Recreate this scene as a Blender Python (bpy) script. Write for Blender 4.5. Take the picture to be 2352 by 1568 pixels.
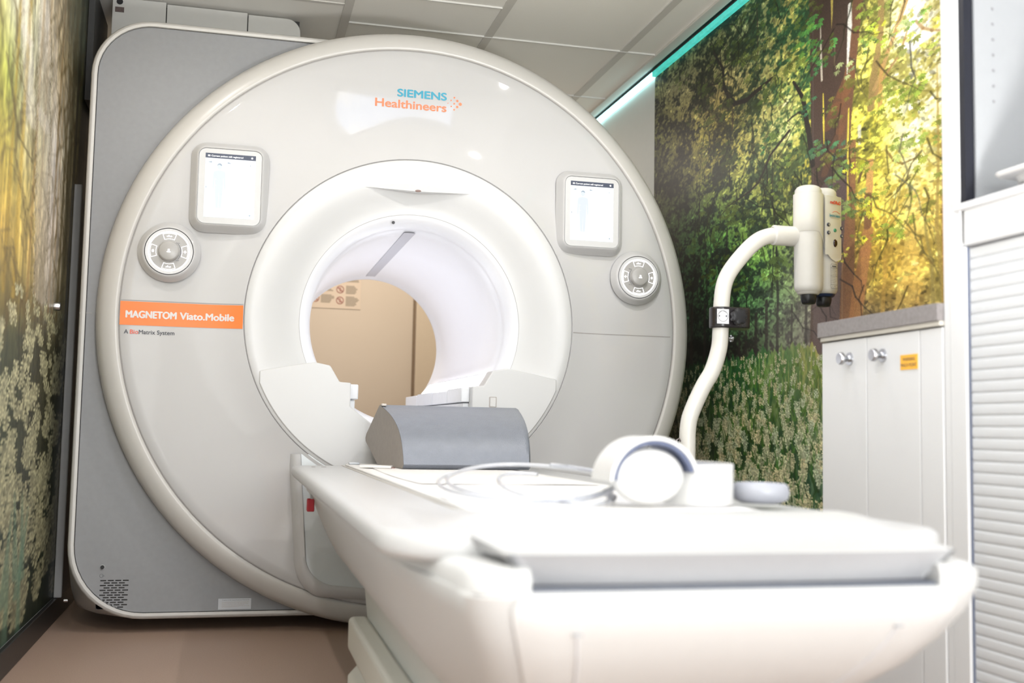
import bpy, math, random
import numpy as np
from mathutils import Vector, Matrix
random.seed(7); PI = math.pi
for o in list(bpy.data.objects): bpy.data.objects.remove(o)
scn = bpy.context.scene; COL = scn.collection

# ---------------- camera ----------------
YAW, PITCH, ROLL = .2458, .0799, .0189
fw = Vector((math.sin(YAW)*math.cos(PITCH), math.cos(YAW)*math.cos(PITCH), math.sin(PITCH)))
rt = Vector((math.cos(YAW), -math.sin(YAW), 0)); up = rt.cross(fw)
r2 = rt*math.cos(ROLL)+up*math.sin(ROLL); u2 = -rt*math.sin(ROLL)+up*math.cos(ROLL)
cam = bpy.data.objects.new('camera', bpy.data.cameras.new('camera')); COL.objects.link(cam)
M = Matrix.Identity(4)
for i in range(3): M[i][0], M[i][1], M[i][2] = r2[i], u2[i], -fw[i]
M.translation = Vector((-.5947, -3.8051, .6967)); cam.matrix_world = M
cam.data.sensor_width = 36; cam.data.lens = 36*2518.4/2352; cam.data.clip_start = .05
cam.data.dof.use_dof = True; cam.data.dof.focus_distance = 3.75; cam.data.dof.aperture_fstop = 2.8
scn.camera = cam
# ---------------- exposure / world ----------------
vs = scn.view_settings; vs.view_transform = 'Standard'; vs.look = 'None'; vs.gamma = 1; vs.exposure = 0.03; vs.use_curve_mapping = False
wd = bpy.data.worlds.new('world'); scn.world = wd; wd.use_nodes = True
wd.node_tree.nodes['Background'].inputs[0].default_value = (.75, .85, 1, 1); wd.node_tree.nodes['Background'].inputs[1].default_value = 1.5
# ---------------- trailer lights and added fill lamps ----------------
def area(name, loc, size, power, color=(1, 1, 1), rot=(0, 0, 0), sy=None, spread=PI):
    l = bpy.data.lights.new(name, 'AREA'); l.energy = power; l.color = color; l.spread = spread
    l.shape = 'RECTANGLE' if sy else 'DISK'; l.size = size
    if sy: l.size_y = sy
    o = bpy.data.objects.new(name, l); o.location = loc; o.rotation_euler = rot; COL.objects.link(o); return o
SKY_E = 4.6          # emission of the sky ceiling panel
DL = (1, .96, .92)
DOWN = [(.58, -1.12), (.58, -2.43), (-.87, -.9), (.58, -3.75), (-.30, -4.6), (-.87, -2.9)]  # third lamp assumed from shadows; last three added out of view for brightness
DOWN_W = [34, 3, 19, 13, 13, 46]
area('added_front_fill', (.36, -5.35, 1.0), 1.1, 84, (.97, .985, 1), (PI/2, 0, 0), 1.8)  # added area fill behind the camera; the wall has no doorway
up_l = bpy.data.lights.new('added_uplight_fill', 'SPOT'); up_l.energy = 165; up_l.color = (1, .985, .97); up_l.spot_size = math.radians(70); up_l.spot_blend = .7; up_l.shadow_soft_size = .12  # added spot out of view, brightens the ceiling and scanner face
up_o = bpy.data.objects.new('added_uplight_fill', up_l); COL.objects.link(up_o); up_o.location = (.42, -3.35, .42); up_o.rotation_euler = Vector((-.25, 3.0, 2.9)).to_track_quat('-Z', 'Y').to_euler()
area('added_back_room_fill', (.1, 2.1, 2.3), .7, 20, (1, .93, .85), (0, 0, 0), .3)  # added unseen fill for the end wall behind the bore

# ---------------- materials ----------------
def s2l(c): return tuple(((v/12.92) if v <= .04045 else ((v+.055)/1.055)**2.4) for v in c)
def hexc(h): return s2l([int(h[i:i+2], 16)/255 for i in (0, 2, 4)])
MAT = {}
def mat(name, color, rough=.5, metal=0, emit=None, es=0, noise=0, nscale=40, coat=0, bump=0, bscale=200, trans=0, ior=1.45, spec=.5):
    if name in MAT: return MAT[name]
    m = bpy.data.materials.new(name); m.use_nodes = True; nt = m.node_tree; b = nt.nodes['Principled BSDF']
    c = hexc(color) if isinstance(color, str) else color
    b.inputs['Base Color'].default_value = (*c, 1); b.inputs['Roughness'].default_value = rough; b.inputs['Metallic'].default_value = metal
    b.inputs['Specular IOR Level'].default_value = spec
    if coat: b.inputs['Coat Weight'].default_value = coat; b.inputs['Coat Roughness'].default_value = .03
    if trans: b.inputs['Transmission Weight'].default_value = trans; b.inputs['IOR'].default_value = ior
    if emit is not None: b.inputs['Emission Color'].default_value = (*emit, 1); b.inputs['Emission Strength'].default_value = es
    if noise or bump:
        tc = nt.nodes.new('ShaderNodeTexCoord')
        if noise:
            n = nt.nodes.new('ShaderNodeTexNoise'); n.inputs['Scale'].default_value = nscale; n.inputs['Detail'].default_value = 4
            nt.links.new(tc.outputs['Object'], n.inputs['Vector'])
            r = nt.nodes.new('ShaderNodeValToRGB'); r.color_ramp.elements[0].position = .3; r.color_ramp.elements[1].position = .7
            r.color_ramp.elements[0].color = (*[v*(1-noise) for v in c], 1); r.color_ramp.elements[1].color = (*[min(1, v*(1+noise)) for v in c], 1)
            nt.links.new(n.outputs['Fac'], r.inputs[0]); nt.links.new(r.outputs[0], b.inputs['Base Color'])
        if bump:
            n = nt.nodes.new('ShaderNodeTexNoise'); n.inputs['Scale'].default_value = bscale; n.inputs['Detail'].default_value = 3
            nt.links.new(tc.outputs['Object'], n.inputs['Vector'])
            bp = nt.nodes.new('ShaderNodeBump'); bp.inputs['Strength'].default_value = bump; bp.inputs['Distance'].default_value = .002
            nt.links.new(n.outputs['Fac'], bp.inputs['Height']); nt.links.new(bp.outputs[0], b.inputs['Normal'])
    MAT[name] = m; return m
gloss = mat('glossy_white_shell', (.53, .525, .525), .045, noise=.01, nscale=3, spec=.45)
satin = mat('satin_white_shell', (.61, .61, .61), .38, noise=.01, nscale=3)
ringm = mat('pearl_ring_paint', (.54, .525, .50), .30, noise=.01, nscale=3)
borem = mat('bore_liner_white', (.82, .82, .85), .35, noise=.01, nscale=3)
housem = mat('grey_blue_panel', (.25, .255, .265), .5, noise=.03, nscale=60, bump=.05, bscale=900)
framem = mat('housing_frame_paint', (.52, .51, .49), .35, noise=.01)
ductm = mat('duct_panel_paint', (.56, .555, .53), .5, noise=.01)
dark = mat('dark_gap', (.03, .028, .028), .6, noise=.1)
linem = mat('seam_grey', (.33, .31, .30), .6, noise=.05)
black = mat('black_plastic', (.012, .012, .014), .35, noise=.1)
orange = mat('orange_foil', hexc('f77f3c'), .25, noise=.02, nscale=5)
teal = mat('teal_lettering', hexc('3d9db8'), .4, noise=.02)
coral = mat('coral_lettering', hexc('f1855c'), .4, noise=.02)
lett = mat('pale_lettering', (.68, .66, .65), .4, noise=.02)
inkm = mat('dark_lettering', (.06, .065, .08), .5, noise=.02)
tablem = mat('table_white', (.50, .50, .50), .32, noise=.01, nscale=3)
cabm = mat('cabinet_white', (.70, .70, .70), .42, noise=.01, nscale=2)
injm = mat('injector_ivory', (.64, .62, .57), .35, noise=.01)
chrome = mat('brushed_metal', (.55, .56, .58), .25, 1, noise=.05)

# ---------------- mesh helpers ----------------
class MB:
    def __init__(s): s.v = []; s.f = []
    def add(s, vs, fs):
        n = len(s.v); s.v += [tuple(map(float, v)) for v in vs]; s.f += [tuple(i+n for i in f) for f in fs]; return s
    def box(s, x0, x1, y0, y1, z0, z1):
        return s.add([(x0,y0,z0),(x1,y0,z0),(x1,y1,z0),(x0,y1,z0),(x0,y0,z1),(x1,y0,z1),(x1,y1,z1),(x0,y1,z1)],
                     [(0,3,2,1),(4,5,6,7),(0,1,5,4),(1,2,6,5),(2,3,7,6),(3,0,4,7)])
    def prism(s, poly, a0, a1, axis='y'):
        # poly 2D -> (x,z) for axis y, (y,z) for axis x, (x,y) for axis z
        def p3(p, a): return {'y': (p[0], a, p[1]), 'x': (a, p[0], p[1]), 'z': (p[0], p[1], a)}[axis]
        n = len(poly); vs = [p3(p, a0) for p in poly]+[p3(p, a1) for p in poly]
        fs = [tuple(range(n)), tuple(range(2*n-1, n-1, -1))]+[(i, n+i, n+(i+1) % n, (i+1) % n) for i in range(n)]
        return s.add(vs, fs)
    def loft(s, rings, cap=True, closed=True):
        n = len(rings[0]); vs = [p for r in rings for p in r]; fs = []
        for k in range(len(rings)-1):
            for i in range(n if closed else n-1):
                j = (i+1) % n; fs.append((k*n+i, k*n+j, (k+1)*n+j, (k+1)*n+i))
        if cap: fs += [tuple(range(n-1, -1, -1)), tuple((len(rings)-1)*n+i for i in range(n))]
        return s.add(vs, fs)
    def lathe(s, prof, c, axis='y', seg=96, a0=0, a1=2*PI):
        full = abs(a1-a0-2*PI) < 1e-6; m = seg if full else seg+1; rings = []
        for k in range(m):
            a = a0+(a1-a0)*k/seg; ca, sa = math.cos(a), math.sin(a)
            if axis == 'y': rings.append([(c[0]+r*ca, c[1]+h, c[2]+r*sa) for r, h in prof])
            elif axis == 'x': rings.append([(c[0]+h, c[1]+r*ca, c[2]+r*sa) for r, h in prof])
            else: rings.append([(c[0]+r*ca, c[1]+r*sa, c[2]+h) for r, h in prof])
        n = len(prof); vs = [p for r in rings for p in r]; fs = []
        for k in range(m if full else m-1):
            j = (k+1) % m
            for i in range(n-1): fs.append((k*n+i, k*n+i+1, j*n+i+1, j*n+i))
        return s.add(vs, fs)
    def tube(s, pts, rad, seg=16, closed=False):
        P_ = [Vector(p) for p in pts]; n = len(P_); rings = []; up_ = Vector((0, 0, 1))
        t0 = (P_[1]-P_[0]).normalized(); nrm = t0.orthogonal().normalized()
        for i in range(n):
            a = P_[(i-1) % n] if (closed or i > 0) else P_[i]; b = P_[(i+1) % n] if (closed or i < n-1) else P_[i]
            t = (b-a).normalized(); nrm = (nrm-t*nrm.dot(t)).normalized(); bi = t.cross(nrm)
            r = rad[i] if isinstance(rad, (list, tuple)) else rad
            rings.append([tuple(P_[i]+nrm*(r*math.cos(2*PI*k/seg))+bi*(r*math.sin(2*PI*k/seg))) for k in range(seg)])
        if closed: rings.append(rings[0]); return s.loft(rings, cap=False)
        return s.loft(rings)
    def build(s, name, m, parent=None, smooth=35, bevel=0, bseg=3):
        me = bpy.data.meshes.new(name); me.from_pydata(s.v, [], s.f); me.validate(); me.update()
        import bmesh
        bm = bmesh.new(); bm.from_mesh(me); bmesh.ops.remove_doubles(bm, verts=bm.verts, dist=1e-6); bmesh.ops.recalc_face_normals(bm, faces=bm.faces); bm.to_mesh(me); bm.free()
        if smooth:
            me.polygons.foreach_set('use_smooth', [True]*len(me.polygons)); me.set_sharp_from_angle(angle=math.radians(smooth))
        me.materials.append(m); o = bpy.data.objects.new(name, me); COL.objects.link(o)
        if bevel:
            bv = o.modifiers.new('bevel', 'BEVEL'); bv.width = bevel; bv.segments = bseg; bv.limit_method = 'ANGLE'; bv.angle_limit = math.radians(40)
        if parent: attach(o, parent)
        return o
def base_of(p): 
    q = p
    while q.parent: q = q.parent
    return q
def depth(p):
    k = 0
    while p.parent: p = p.parent; k += 1
    return k
def attach(o, p):
    while depth(p) >= 2: p = p.parent
    o.parent = p; o.matrix_parent_inverse = world(p).inverted()
def world(o):
    m = o.matrix_basis.copy()
    if o.parent: m = world(o.parent) @ o.matrix_parent_inverse @ m
    return m
def thing(name, label, cat, loc=(0,0,0), group=None):
    o = bpy.data.objects.new(name, None); COL.objects.link(o); o.location = loc; o.empty_display_size = .05
    o['label'] = label; o['category'] = cat
    if group: o['group'] = group
    return o
def tag(o, label, cat, group=None):
    o['label'] = label; o['category'] = cat
    if group: o['group'] = group
    return o
def struct(o): o['kind'] = 'structure'; return o
def rrect(x0, x1, z0, z1, r, seg=6):
    rs = r if isinstance(r, (list, tuple)) else [r]*4   # bl, br, tr, tl
    out = []
    for (cx, cz, a, rr) in ((x0+rs[0], z0+rs[0], PI, rs[0]), (x1-rs[1], z0+rs[1], 1.5*PI, rs[1]), (x1-rs[2], z1-rs[2], 0, rs[2]), (x0+rs[3], z1-rs[3], .5*PI, rs[3])):
        for k in range(seg+1):
            t = a+k/seg*PI/2; out.append((cx+rr*math.cos(t), cz+rr*math.sin(t)))
    return out
def ringplate(mb, outer, inner, y0, y1):
    # frame between two loops with equal count, in the x-z plane, y0 front, y1 back
    n = len(outer); vs = [(p[0], y0, p[1]) for p in outer]+[(p[0], y0, p[1]) for p in inner]+[(p[0], y1, p[1]) for p in outer]+[(p[0], y1, p[1]) for p in inner]
    fs = []
    for i in range(n):
        j = (i+1) % n
        fs += [(i, j, n+j, n+i), (2*n+j, 2*n+i, 3*n+i, 3*n+j), (j, i, 2*n+i, 2*n+j), (n+i, n+j, 3*n+j, 3*n+i)]
    return mb.add(vs, fs)
def text(s, name, x0, zb, w, h, y, m, parent, bold=0.0, facing='-y', shear=0, tilt=0, depth=.0006, align='L'):
    """flat lettering fitted to width w and cap height h; lower left at (x0, zb) on the plane y"""
    cu = bpy.data.curves.new(name, 'FONT'); cu.body = s; cu.size = 1; cu.extrude = 0.0; cu.shear = shear
    t = bpy.data.objects.new(name, cu); COL.objects.link(t); bpy.context.view_layer.update()
    me = bpy.data.meshes.new_from_object(t.evaluated_get(bpy.context.evaluated_depsgraph_get()))
    bpy.data.objects.remove(t); bpy.data.curves.remove(cu)
    n = len(me.vertices); co = np.empty(n*3); me.vertices.foreach_get('co', co); co = co.reshape(-1, 3)
    mn = co[:, 0].min(); mx = co[:, 0].max(); capz = co[:, 1].max(); sx = w/(mx-mn); sz = h/capz if capz > 0 else sx
    X = (co[:, 0]-mn)*sx; Z = co[:, 1]*sz
    new = np.zeros_like(co)
    if facing == '-y': new[:, 0] = x0+X; new[:, 1] = y; new[:, 2] = zb+Z
    elif facing == '-x': new[:, 0] = y; new[:, 1] = x0-X; new[:, 2] = zb+Z
    me.vertices.foreach_set('co', new.ravel()); me.update(); me.name = name
    if bold:
        import bmesh
        bm = bmesh.new(); n0 = len(me.vertices)
        for kb, (dx, dz) in enumerate(((0, 0), (bold, 0), (-bold, 0), (0, bold*.7), (0, -bold*.7))):
            bm.from_mesh(me); bm.verts.ensure_lookup_table()
            for v in bm.verts[-n0:]:
                v.co.z += dz*h
                if facing == '-y': v.co.x += dx*h; v.co.y -= .00012*kb
                else: v.co.y += dx*h
        bm.to_mesh(me); bm.free()
    me.materials.clear(); me.materials.append(m)
    o = bpy.data.objects.new(name, me); COL.objects.link(o); attach(o, parent); return o
# =====================================================================
# the room
# =====================================================================
XL, XR, YB, YF, H = -1.19, 1.214, -5.5, 2.9, 2.35
floorm = mat('brown_vinyl', (.36, .255, .195), .42, noise=.09, nscale=260)
wallm = mat('white_wall_panel', (.80, .82, .80), .5, noise=.01)
tanm = mat('beige_wall_panel', hexc('ccbba6'), .55, noise=.01, nscale=2)
ceilm = mat('ceiling_tile', (.93, .91, .86), .7, noise=.02, nscale=300)
gridm = mat('ceiling_grid', (.66, .64, .60), .6, noise=.01)
gridl = mat('ceiling_grid_edge', (.72, .71, .68), .5, noise=.01)
struct(MB().box(XL-.1, XR+.1, YB, YF+.1, -.1, 0).build('floor', floorm, smooth=0))
struct(MB().box(XL-.1, XR+.1, YB, YF+.1, H, H+.1).build('ceiling', ceilm, smooth=0))
struct(MB().box(XL-.1, XL, YB, YF+.1, 0, H).build('wall_left', wallm, smooth=0))
struct(MB().box(XR, XR+.1, YB, YF+.1, 0, H).build('wall_right', wallm, smooth=0))
struct(MB().box(XL, XR, YF, YF+.1, 0, H).build('wall_back', tanm, smooth=0))
# wall behind the camera with a narrow gap for the assumed glowing slot
w = MB().box(XL, -.62, YB, YB+.08, 0, H).box(-.40, XR, YB, YB+.08, 0, H).box(-.62, -.40, YB, YB+.08, 0, .5).box(-.62, -.40, YB, YB+.08, 2.25, H)
struct(w.build('wall_front', wallm, smooth=0))
glow_slot = struct(MB().box(-.62, -.40, YB+.03, YB+.035, .5, 2.25).build('assumed_glow_slot_1', mat('assumed_slot_glow', (.8, .85, .9), .2, emit=(.85, .93, 1), es=7, noise=.02), smooth=0))  # assumed unseen glowing pane, makes the bright streak mirrored on the scanner cover
# ceiling grid bars
g = MB()
for x in (-.219, .384, .990): g.box(x-.017, x+.017, YB, YF, H-.004, H)
g.box(XL, -.219, .42, .44, H-.003, H)
struct(g.build('trim_1', gridm, smooth=0))
g = MB()
for x in (-.219, .384, .990): g.box(x-.018, x-.0165, YB, YF, H-.0055, H)
for k in range(-9, 4):
    y = .61+.67*k; g.box(-.203, 1.15, y-.004, y+.004, H-.006, H)
g.box(-.203, .367, .279, .287, H-.006, H)
struct(g.build('trim_2', gridl, smooth=0))
struct(MB().box(1.135, 1.178, YB, YF, H-.012, H).build('trim_3', mat('ceiling_edge_profile', (.72, .70, .66), .5, noise=.01), smooth=0))
struct(MB().box(1.178, 1.2135, YB, YF, H-.006, H).build('trim_4', black, smooth=0))
struct(MB().box(XL+.0005, XL+.016, YB+.08, YF, 0, .077).build('baseboard_left', mat('black_skirting', (.012, .011, .011), .4, noise=.1), smooth=30, bevel=.003))
struct(MB().box(XR-.016, XR-.0005, -1.37, YF, 0, .077).build('baseboard_right', MAT['black_skirting'], smooth=30, bevel=.003))
# steel cover strip on the left wall beside the magnet
t = MB().box(XL+.0025, XL+.022, .385, 1.3, .078, 1.52)
struct(t.build('trim_5', mat('grey_steel_cover', (.10, .10, .105), .4, noise=.03), smooth=30, bevel=.003))
t = MB().box(XL+.0025, XL+.03, .365, .383, .078, 1.55)
struct(t.build('trim_6', mat('light_steel_edge', (.28, .28, .28), .35, noise=.03), smooth=30, bevel=.004))
# end wall door seam
struct(MB().box(.452, .468, YF-.006, YF, .0, 2.1).build('trim_7', mat('door_gap_brown', (.22, .15, .09), .7, noise=.05), smooth=0))
struct(MB().box(.472, 1.19, YF-.012, YF, .0, 2.1).build('door_1', mat('beige_door', hexc('cfbca2'), .5, noise=.01), smooth=30, bevel=.002))

# ---- LED strip in the ceiling edge, its light on the wall as emissive bands ----
t = thing('led_strip', 'LED strip along the ceiling edge, its teal light on the forest wallpaper done as glow', 'light strip', (1.2, -.5, 2.335))
c = MB().box(1.196, 1.2135, -1.85, 1.9, 2.334, 2.3435).build('channel', mat('led_channel', (.1, .12, .12), .4, noise=.02), t, smooth=0)
def ledm(name, e, s):
    m = mat(name, (.2, .6, .6), .4, emit=e, es=s, noise=.02); nt = m.node_tree; b = nt.nodes['Principled BSDF']
    tc = nt.nodes.new('ShaderNodeTexCoord'); n = nt.nodes.new('ShaderNodeTexNoise'); n.inputs['Scale'].default_value = 60
    nt.links.new(tc.outputs['Object'], n.inputs['Vector']); mp = nt.nodes.new('ShaderNodeMapRange'); mp.inputs[1].default_value = .35; mp.inputs[2].default_value = .65
    mp.inputs[3].default_value = s*.75; mp.inputs[4].default_value = s*1.25
    nt.links.new(n.outputs['Fac'], mp.inputs[0]); nt.links.new(mp.outputs[0], b.inputs['Emission Strength']); return m
MB().box(1.194, 1.2125, -1.85, .79, 2.3115, 2.334).build('wall_glow_band', ledm('teal_wall_glow', (.04, .72, .58), .6), t, smooth=0, )  # emissive band stands in for LED light reflected by the wallpaper
MB().box(1.194, 1.2125, .792, 1.9, 2.3115, 2.334).build('wall_glow_band', ledm('white_wall_glow', (.55, 1, 1), 2.6), t, smooth=0)['label'] = 'LED light on the white wall, done as bluish white glow'  # brighter emissive band stands in for LED light on the white wall

# ---- sky picture panel in the ceiling ----
skym = bpy.data.materials.new('sky_picture_panel'); skym.use_nodes = True; nt = skym.node_tree; b = nt.nodes['Principled BSDF']
tc = nt.nodes.new('ShaderNodeTexCoord'); n = nt.nodes.new('ShaderNodeTexNoise'); n.inputs['Scale'].default_value = 2.6; n.inputs['Detail'].default_value = 7; n.inputs['Roughness'].default_value = .62
r = nt.nodes.new('ShaderNodeValToRGB'); r.color_ramp.elements[0].position = .45; r.color_ramp.elements[0].color = (.42, .58, .95, 1); r.color_ramp.elements[1].position = .62; r.color_ramp.elements[1].color = (1, 1, 1, 1)
nt.links.new(tc.outputs['Object'], n.inputs['Vector']); nt.links.new(n.outputs['Fac'], r.inputs[0]); nt.links.new(r.outputs[0], b.inputs['Emission Color']); b.inputs['Emission Strength'].default_value = SKY_E
t = thing('sky_panel', 'backlit ceiling panel with a blue sky and white clouds picture', 'ceiling light', (.135, -2.12, 2.34))
MB().box(-.16, .43, -2.72, -1.53, H-.008, H-.0061).build('picture', skym, t, smooth=0)
m_ = MB(); ringplate(m_, [(-.18, -2.74), (.45, -2.74), (.45, -1.51), (-.18, -1.51)], [(-.16, -2.72), (.43, -2.72), (.43, -1.53), (-.16, -1.53)], 0, 1)
m_.v = [(x, z, H-.012 if y == 0 else H-.0061) for x, y, z in m_.v]; m_.build('frame', cabm, t, smooth=0)
# ---- downlights ----
dlm = mat('downlight_lens', (.9, .9, .85), .3, emit=DL, es=25, noise=.02)
where = ['over the right side of the table foot', 'nearest the camera above the table foot', 'assumed over the left front of the scanner', 'added unseen behind the camera on the right', 'added unseen behind the camera on the left', 'added unseen by the left wall']
for i, (x, y) in enumerate(DOWN):
    t = thing('downlight', 'small round ceiling downlight '+where[i], 'ceiling light', (x, y, H), 'round downlights in the ceiling')
    MB().lathe([(.022, -.004), (.034, -.006), (.038, 0)], (x, y, H-.006), 'z', 32).build('bezel', cabm, t)
    MB().lathe([(0, 0), (.022, 0)], (x, y, H-.009), 'z', 24).build('lens', dlm, t)
    l = bpy.data.lights.new('downlight_beam', 'SPOT'); l.energy = DOWN_W[i]; l.color = DL; l.spot_size = math.radians(150); l.spot_blend = .5; l.shadow_soft_size = .022
    lo = bpy.data.objects.new('downlight_beam', l); COL.objects.link(lo); lo.location = (x, y, H-.03)

ul = thing('added_uplighter', 'added black fixture for the ceiling fill spot, out of view', 'floor lamp', (.42, -3.35, 0))  # made-up fixture around the added fill spot
MB().lathe([(0, 0), (.13, 0), (.13, .012), (.02, .022), (.014, .03), (.014, .30), (.04, .32), (.09, .38), (.085, .38), (.02, .33), (0, .33)], (.42, -3.35, 0), 'z', 32).build('added_lamp_body', black, ul)
# =====================================================================
# forest wallpaper (a printed picture: colours per vertex of a fine flat sheet)
# =====================================================================
FL= [[[116,122,83],[115,124,84],[108,127,85],[121,135,90],[138,144,97],[141,154,106],[154,163,107],[175,169,94],[168,176,80],[181,176,93],[208,199,96],[209,209,190],[200,192,152]],[[118,118,80],[129,124,89],[132,127,94],[136,134,93],[143,144,96],[141,154,106],[154,163,107],[175,169,94],[168,176,80],[182,176,94],[208,199,96],[209,209,192],[200,192,152]],[[108,109,65],[130,126,75],[146,136,85],[156,143,90],[162,145,95],[159,151,99],[161,162,102],[175,169,94],[169,176,81],[182,176,94],[208,199,96],[209,209,194],[200,192,152]],[[89,92,59],[113,111,67],[140,132,76],[167,155,79],[189,173,82],[185,173,99],[179,172,104],[174,176,94],[164,175,81],[186,180,94],[209,200,96],[209,209,196],[200,192,152]],[[72,76,54],[90,95,61],[115,116,69],[146,139,76],[174,164,80],[185,178,95],[195,192,115],[194,199,132],[196,191,71],[206,198,91],[216,206,96],[209,210,199],[200,192,152]],[[56,63,49],[66,82,56],[78,103,63],[97,124,69],[124,147,75],[154,163,85],[178,179,89],[206,198,84],[206,190,75],[220,204,83],[223,207,75],[214,214,190],[209,201,147]],[[41,52,44],[48,69,51],[57,90,59],[77,119,66],[95,146,72],[119,155,76],[136,156,80],[136,149,82],[156,160,90],[216,200,81],[229,210,86],[228,218,157],[216,204,113]],[[36,46,39],[40,58,45],[46,74,53],[62,102,61],[84,138,70],[99,154,73],[119,166,79],[137,162,92],[139,146,106],[205,183,83],[225,201,80],[234,211,117],[216,193,96]],[[32,39,35],[36,47,39],[40,57,45],[49,74,52],[60,96,62],[71,114,70],[90,133,83],[118,146,98],[141,140,116],[184,156,84],[209,181,77],[229,196,97],[200,184,96]],[[31,36,34],[35,41,36],[39,47,39],[45,55,43],[51,64,47],[59,74,53],[77,94,67],[111,124,94],[138,131,120],[147,133,111],[160,145,103],[181,157,99],[179,160,99]],[[31,36,34],[34,41,36],[39,47,39],[45,55,43],[51,64,47],[58,74,53],[77,94,67],[110,123,94],[138,130,120],[138,130,120],[138,130,120],[138,130,120],[138,130,120]]]
FD= [[[39,41,34],[38,44,33],[38,48,31],[38,50,33],[38,54,36],[44,67,44],[47,79,51],[47,90,56],[52,92,56],[70,77,49],[121,121,60],[174,168,102],[154,144,80]],[[41,40,34],[44,45,36],[45,49,37],[46,52,37],[43,55,38],[44,67,44],[47,79,51],[47,90,56],[52,91,56],[70,77,49],[122,122,60],[175,168,102],[154,144,80]],[[39,37,30],[45,42,32],[49,48,34],[55,55,38],[59,59,42],[52,67,45],[51,79,51],[48,90,56],[52,91,56],[71,77,49],[122,122,60],[175,169,103],[154,144,80]],[[34,32,27],[40,38,29],[47,44,31],[59,56,36],[72,68,40],[67,76,47],[64,86,53],[63,96,58],[60,100,58],[78,83,49],[123,123,60],[176,170,104],[154,144,80]],[[28,29,26],[32,35,29],[39,40,31],[44,50,36],[54,64,42],[61,74,47],[76,95,56],[91,119,67],[75,106,55],[106,107,49],[142,134,60],[181,174,99],[154,144,80]],[[23,27,26],[25,33,29],[28,41,33],[33,48,37],[39,57,42],[44,64,45],[57,76,49],[81,98,55],[85,101,56],[116,118,50],[137,137,52],[177,170,78],[166,150,77]],[[20,24,26],[21,29,28],[23,35,30],[27,43,34],[31,51,39],[37,59,42],[48,67,45],[66,77,50],[81,88,61],[139,129,52],[183,167,62],[200,185,88],[164,143,64]],[[17,21,21],[19,25,24],[20,30,27],[24,37,31],[27,46,35],[33,56,39],[43,67,45],[61,75,54],[82,82,69],[151,119,54],[191,158,61],[214,182,92],[168,144,64]],[[16,19,19],[18,21,21],[20,25,24],[23,31,28],[27,39,33],[33,47,37],[43,57,45],[62,69,58],[87,81,73],[144,103,54],[177,146,62],[212,171,77],[154,144,64]],[[16,18,19],[18,20,20],[20,22,22],[24,26,25],[30,30,28],[38,36,34],[49,47,44],[66,63,59],[90,84,79],[102,87,73],[118,103,73],[149,122,76],[122,120,69]],[[16,18,19],[18,20,20],[20,22,22],[24,26,25],[30,30,28],[37,36,34],[49,47,44],[67,63,59],[90,84,80],[90,84,80],[90,84,80],[90,84,80],[90,84,80]]]
GL= [[[42,74,48],[48,87,54],[56,103,61],[67,115,67],[79,128,72],[106,144,77],[134,156,85],[165,162,96],[200,176,96],[200,176,96],[200,176,96],[200,176,96],[200,176,96]],[[43,74,48],[48,86,54],[56,102,61],[65,113,67],[75,123,72],[111,149,77],[141,164,84],[165,169,93],[200,178,98],[200,176,96],[200,176,96],[200,176,96],[200,176,96]],[[56,74,51],[67,86,59],[81,102,68],[90,113,74],[99,122,78],[125,144,79],[140,154,83],[140,150,90],[167,167,104],[168,166,101],[170,166,101],[172,167,101],[174,167,100]],[[58,74,52],[70,86,59],[86,102,69],[93,110,73],[97,116,75],[108,128,75],[112,132,78],[111,130,86],[133,149,104],[132,149,104],[131,148,104],[131,148,104],[130,147,104]],[[58,74,52],[69,85,59],[83,100,68],[86,106,70],[86,108,70],[86,114,70],[84,117,72],[87,119,80],[109,134,97],[107,133,96],[105,132,96],[103,131,95],[101,129,93]],[[58,74,52],[66,83,57],[76,95,64],[78,99,66],[77,99,65],[70,104,65],[64,107,67],[67,108,74],[90,122,88],[90,122,88],[90,122,88],[90,122,88],[90,122,88]],[[58,74,52],[64,82,56],[72,93,62],[74,96,64],[74,96,64],[67,102,64],[63,106,67],[67,108,74],[90,122,88],[90,122,88],[90,122,88],[90,122,88],[90,122,88]]]
GD= [[[18,34,26],[21,43,30],[25,55,35],[28,65,39],[31,74,42],[38,84,46],[53,97,51],[78,113,57],[106,122,60],[106,122,60],[106,122,60],[106,122,60],[106,122,60]],[[20,31,24],[22,41,28],[25,53,33],[28,61,37],[31,68,40],[38,82,45],[50,94,50],[71,107,55],[101,119,59],[103,120,59],[106,122,60],[106,122,60],[106,122,60]],[[20,28,22],[22,36,25],[25,45,30],[28,52,33],[31,58,37],[38,70,41],[44,78,44],[51,81,46],[68,93,52],[69,94,52],[70,95,52],[71,96,52],[73,97,53]],[[20,28,22],[22,34,24],[24,41,26],[27,47,30],[29,52,34],[33,60,36],[36,64,38],[39,66,41],[48,78,49],[47,77,49],[47,77,49],[47,77,49],[46,77,49]],[[20,28,22],[21,32,23],[23,38,24],[25,44,27],[27,48,31],[29,53,32],[30,57,35],[33,60,39],[39,71,48],[39,71,48],[39,71,48],[38,70,48],[38,70,48]],[[20,28,22],[21,32,23],[23,38,24],[24,42,26],[25,45,29],[26,50,31],[27,54,33],[29,58,38],[36,68,48],[36,68,48],[36,68,48],[36,68,48],[36,68,48]],[[20,28,22],[21,32,23],[23,38,24],[24,42,26],[24,44,28],[25,49,30],[27,53,33],[29,58,38],[36,68,48],[36,68,48],[36,68,48],[36,68,48],[36,68,48]]]
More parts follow.
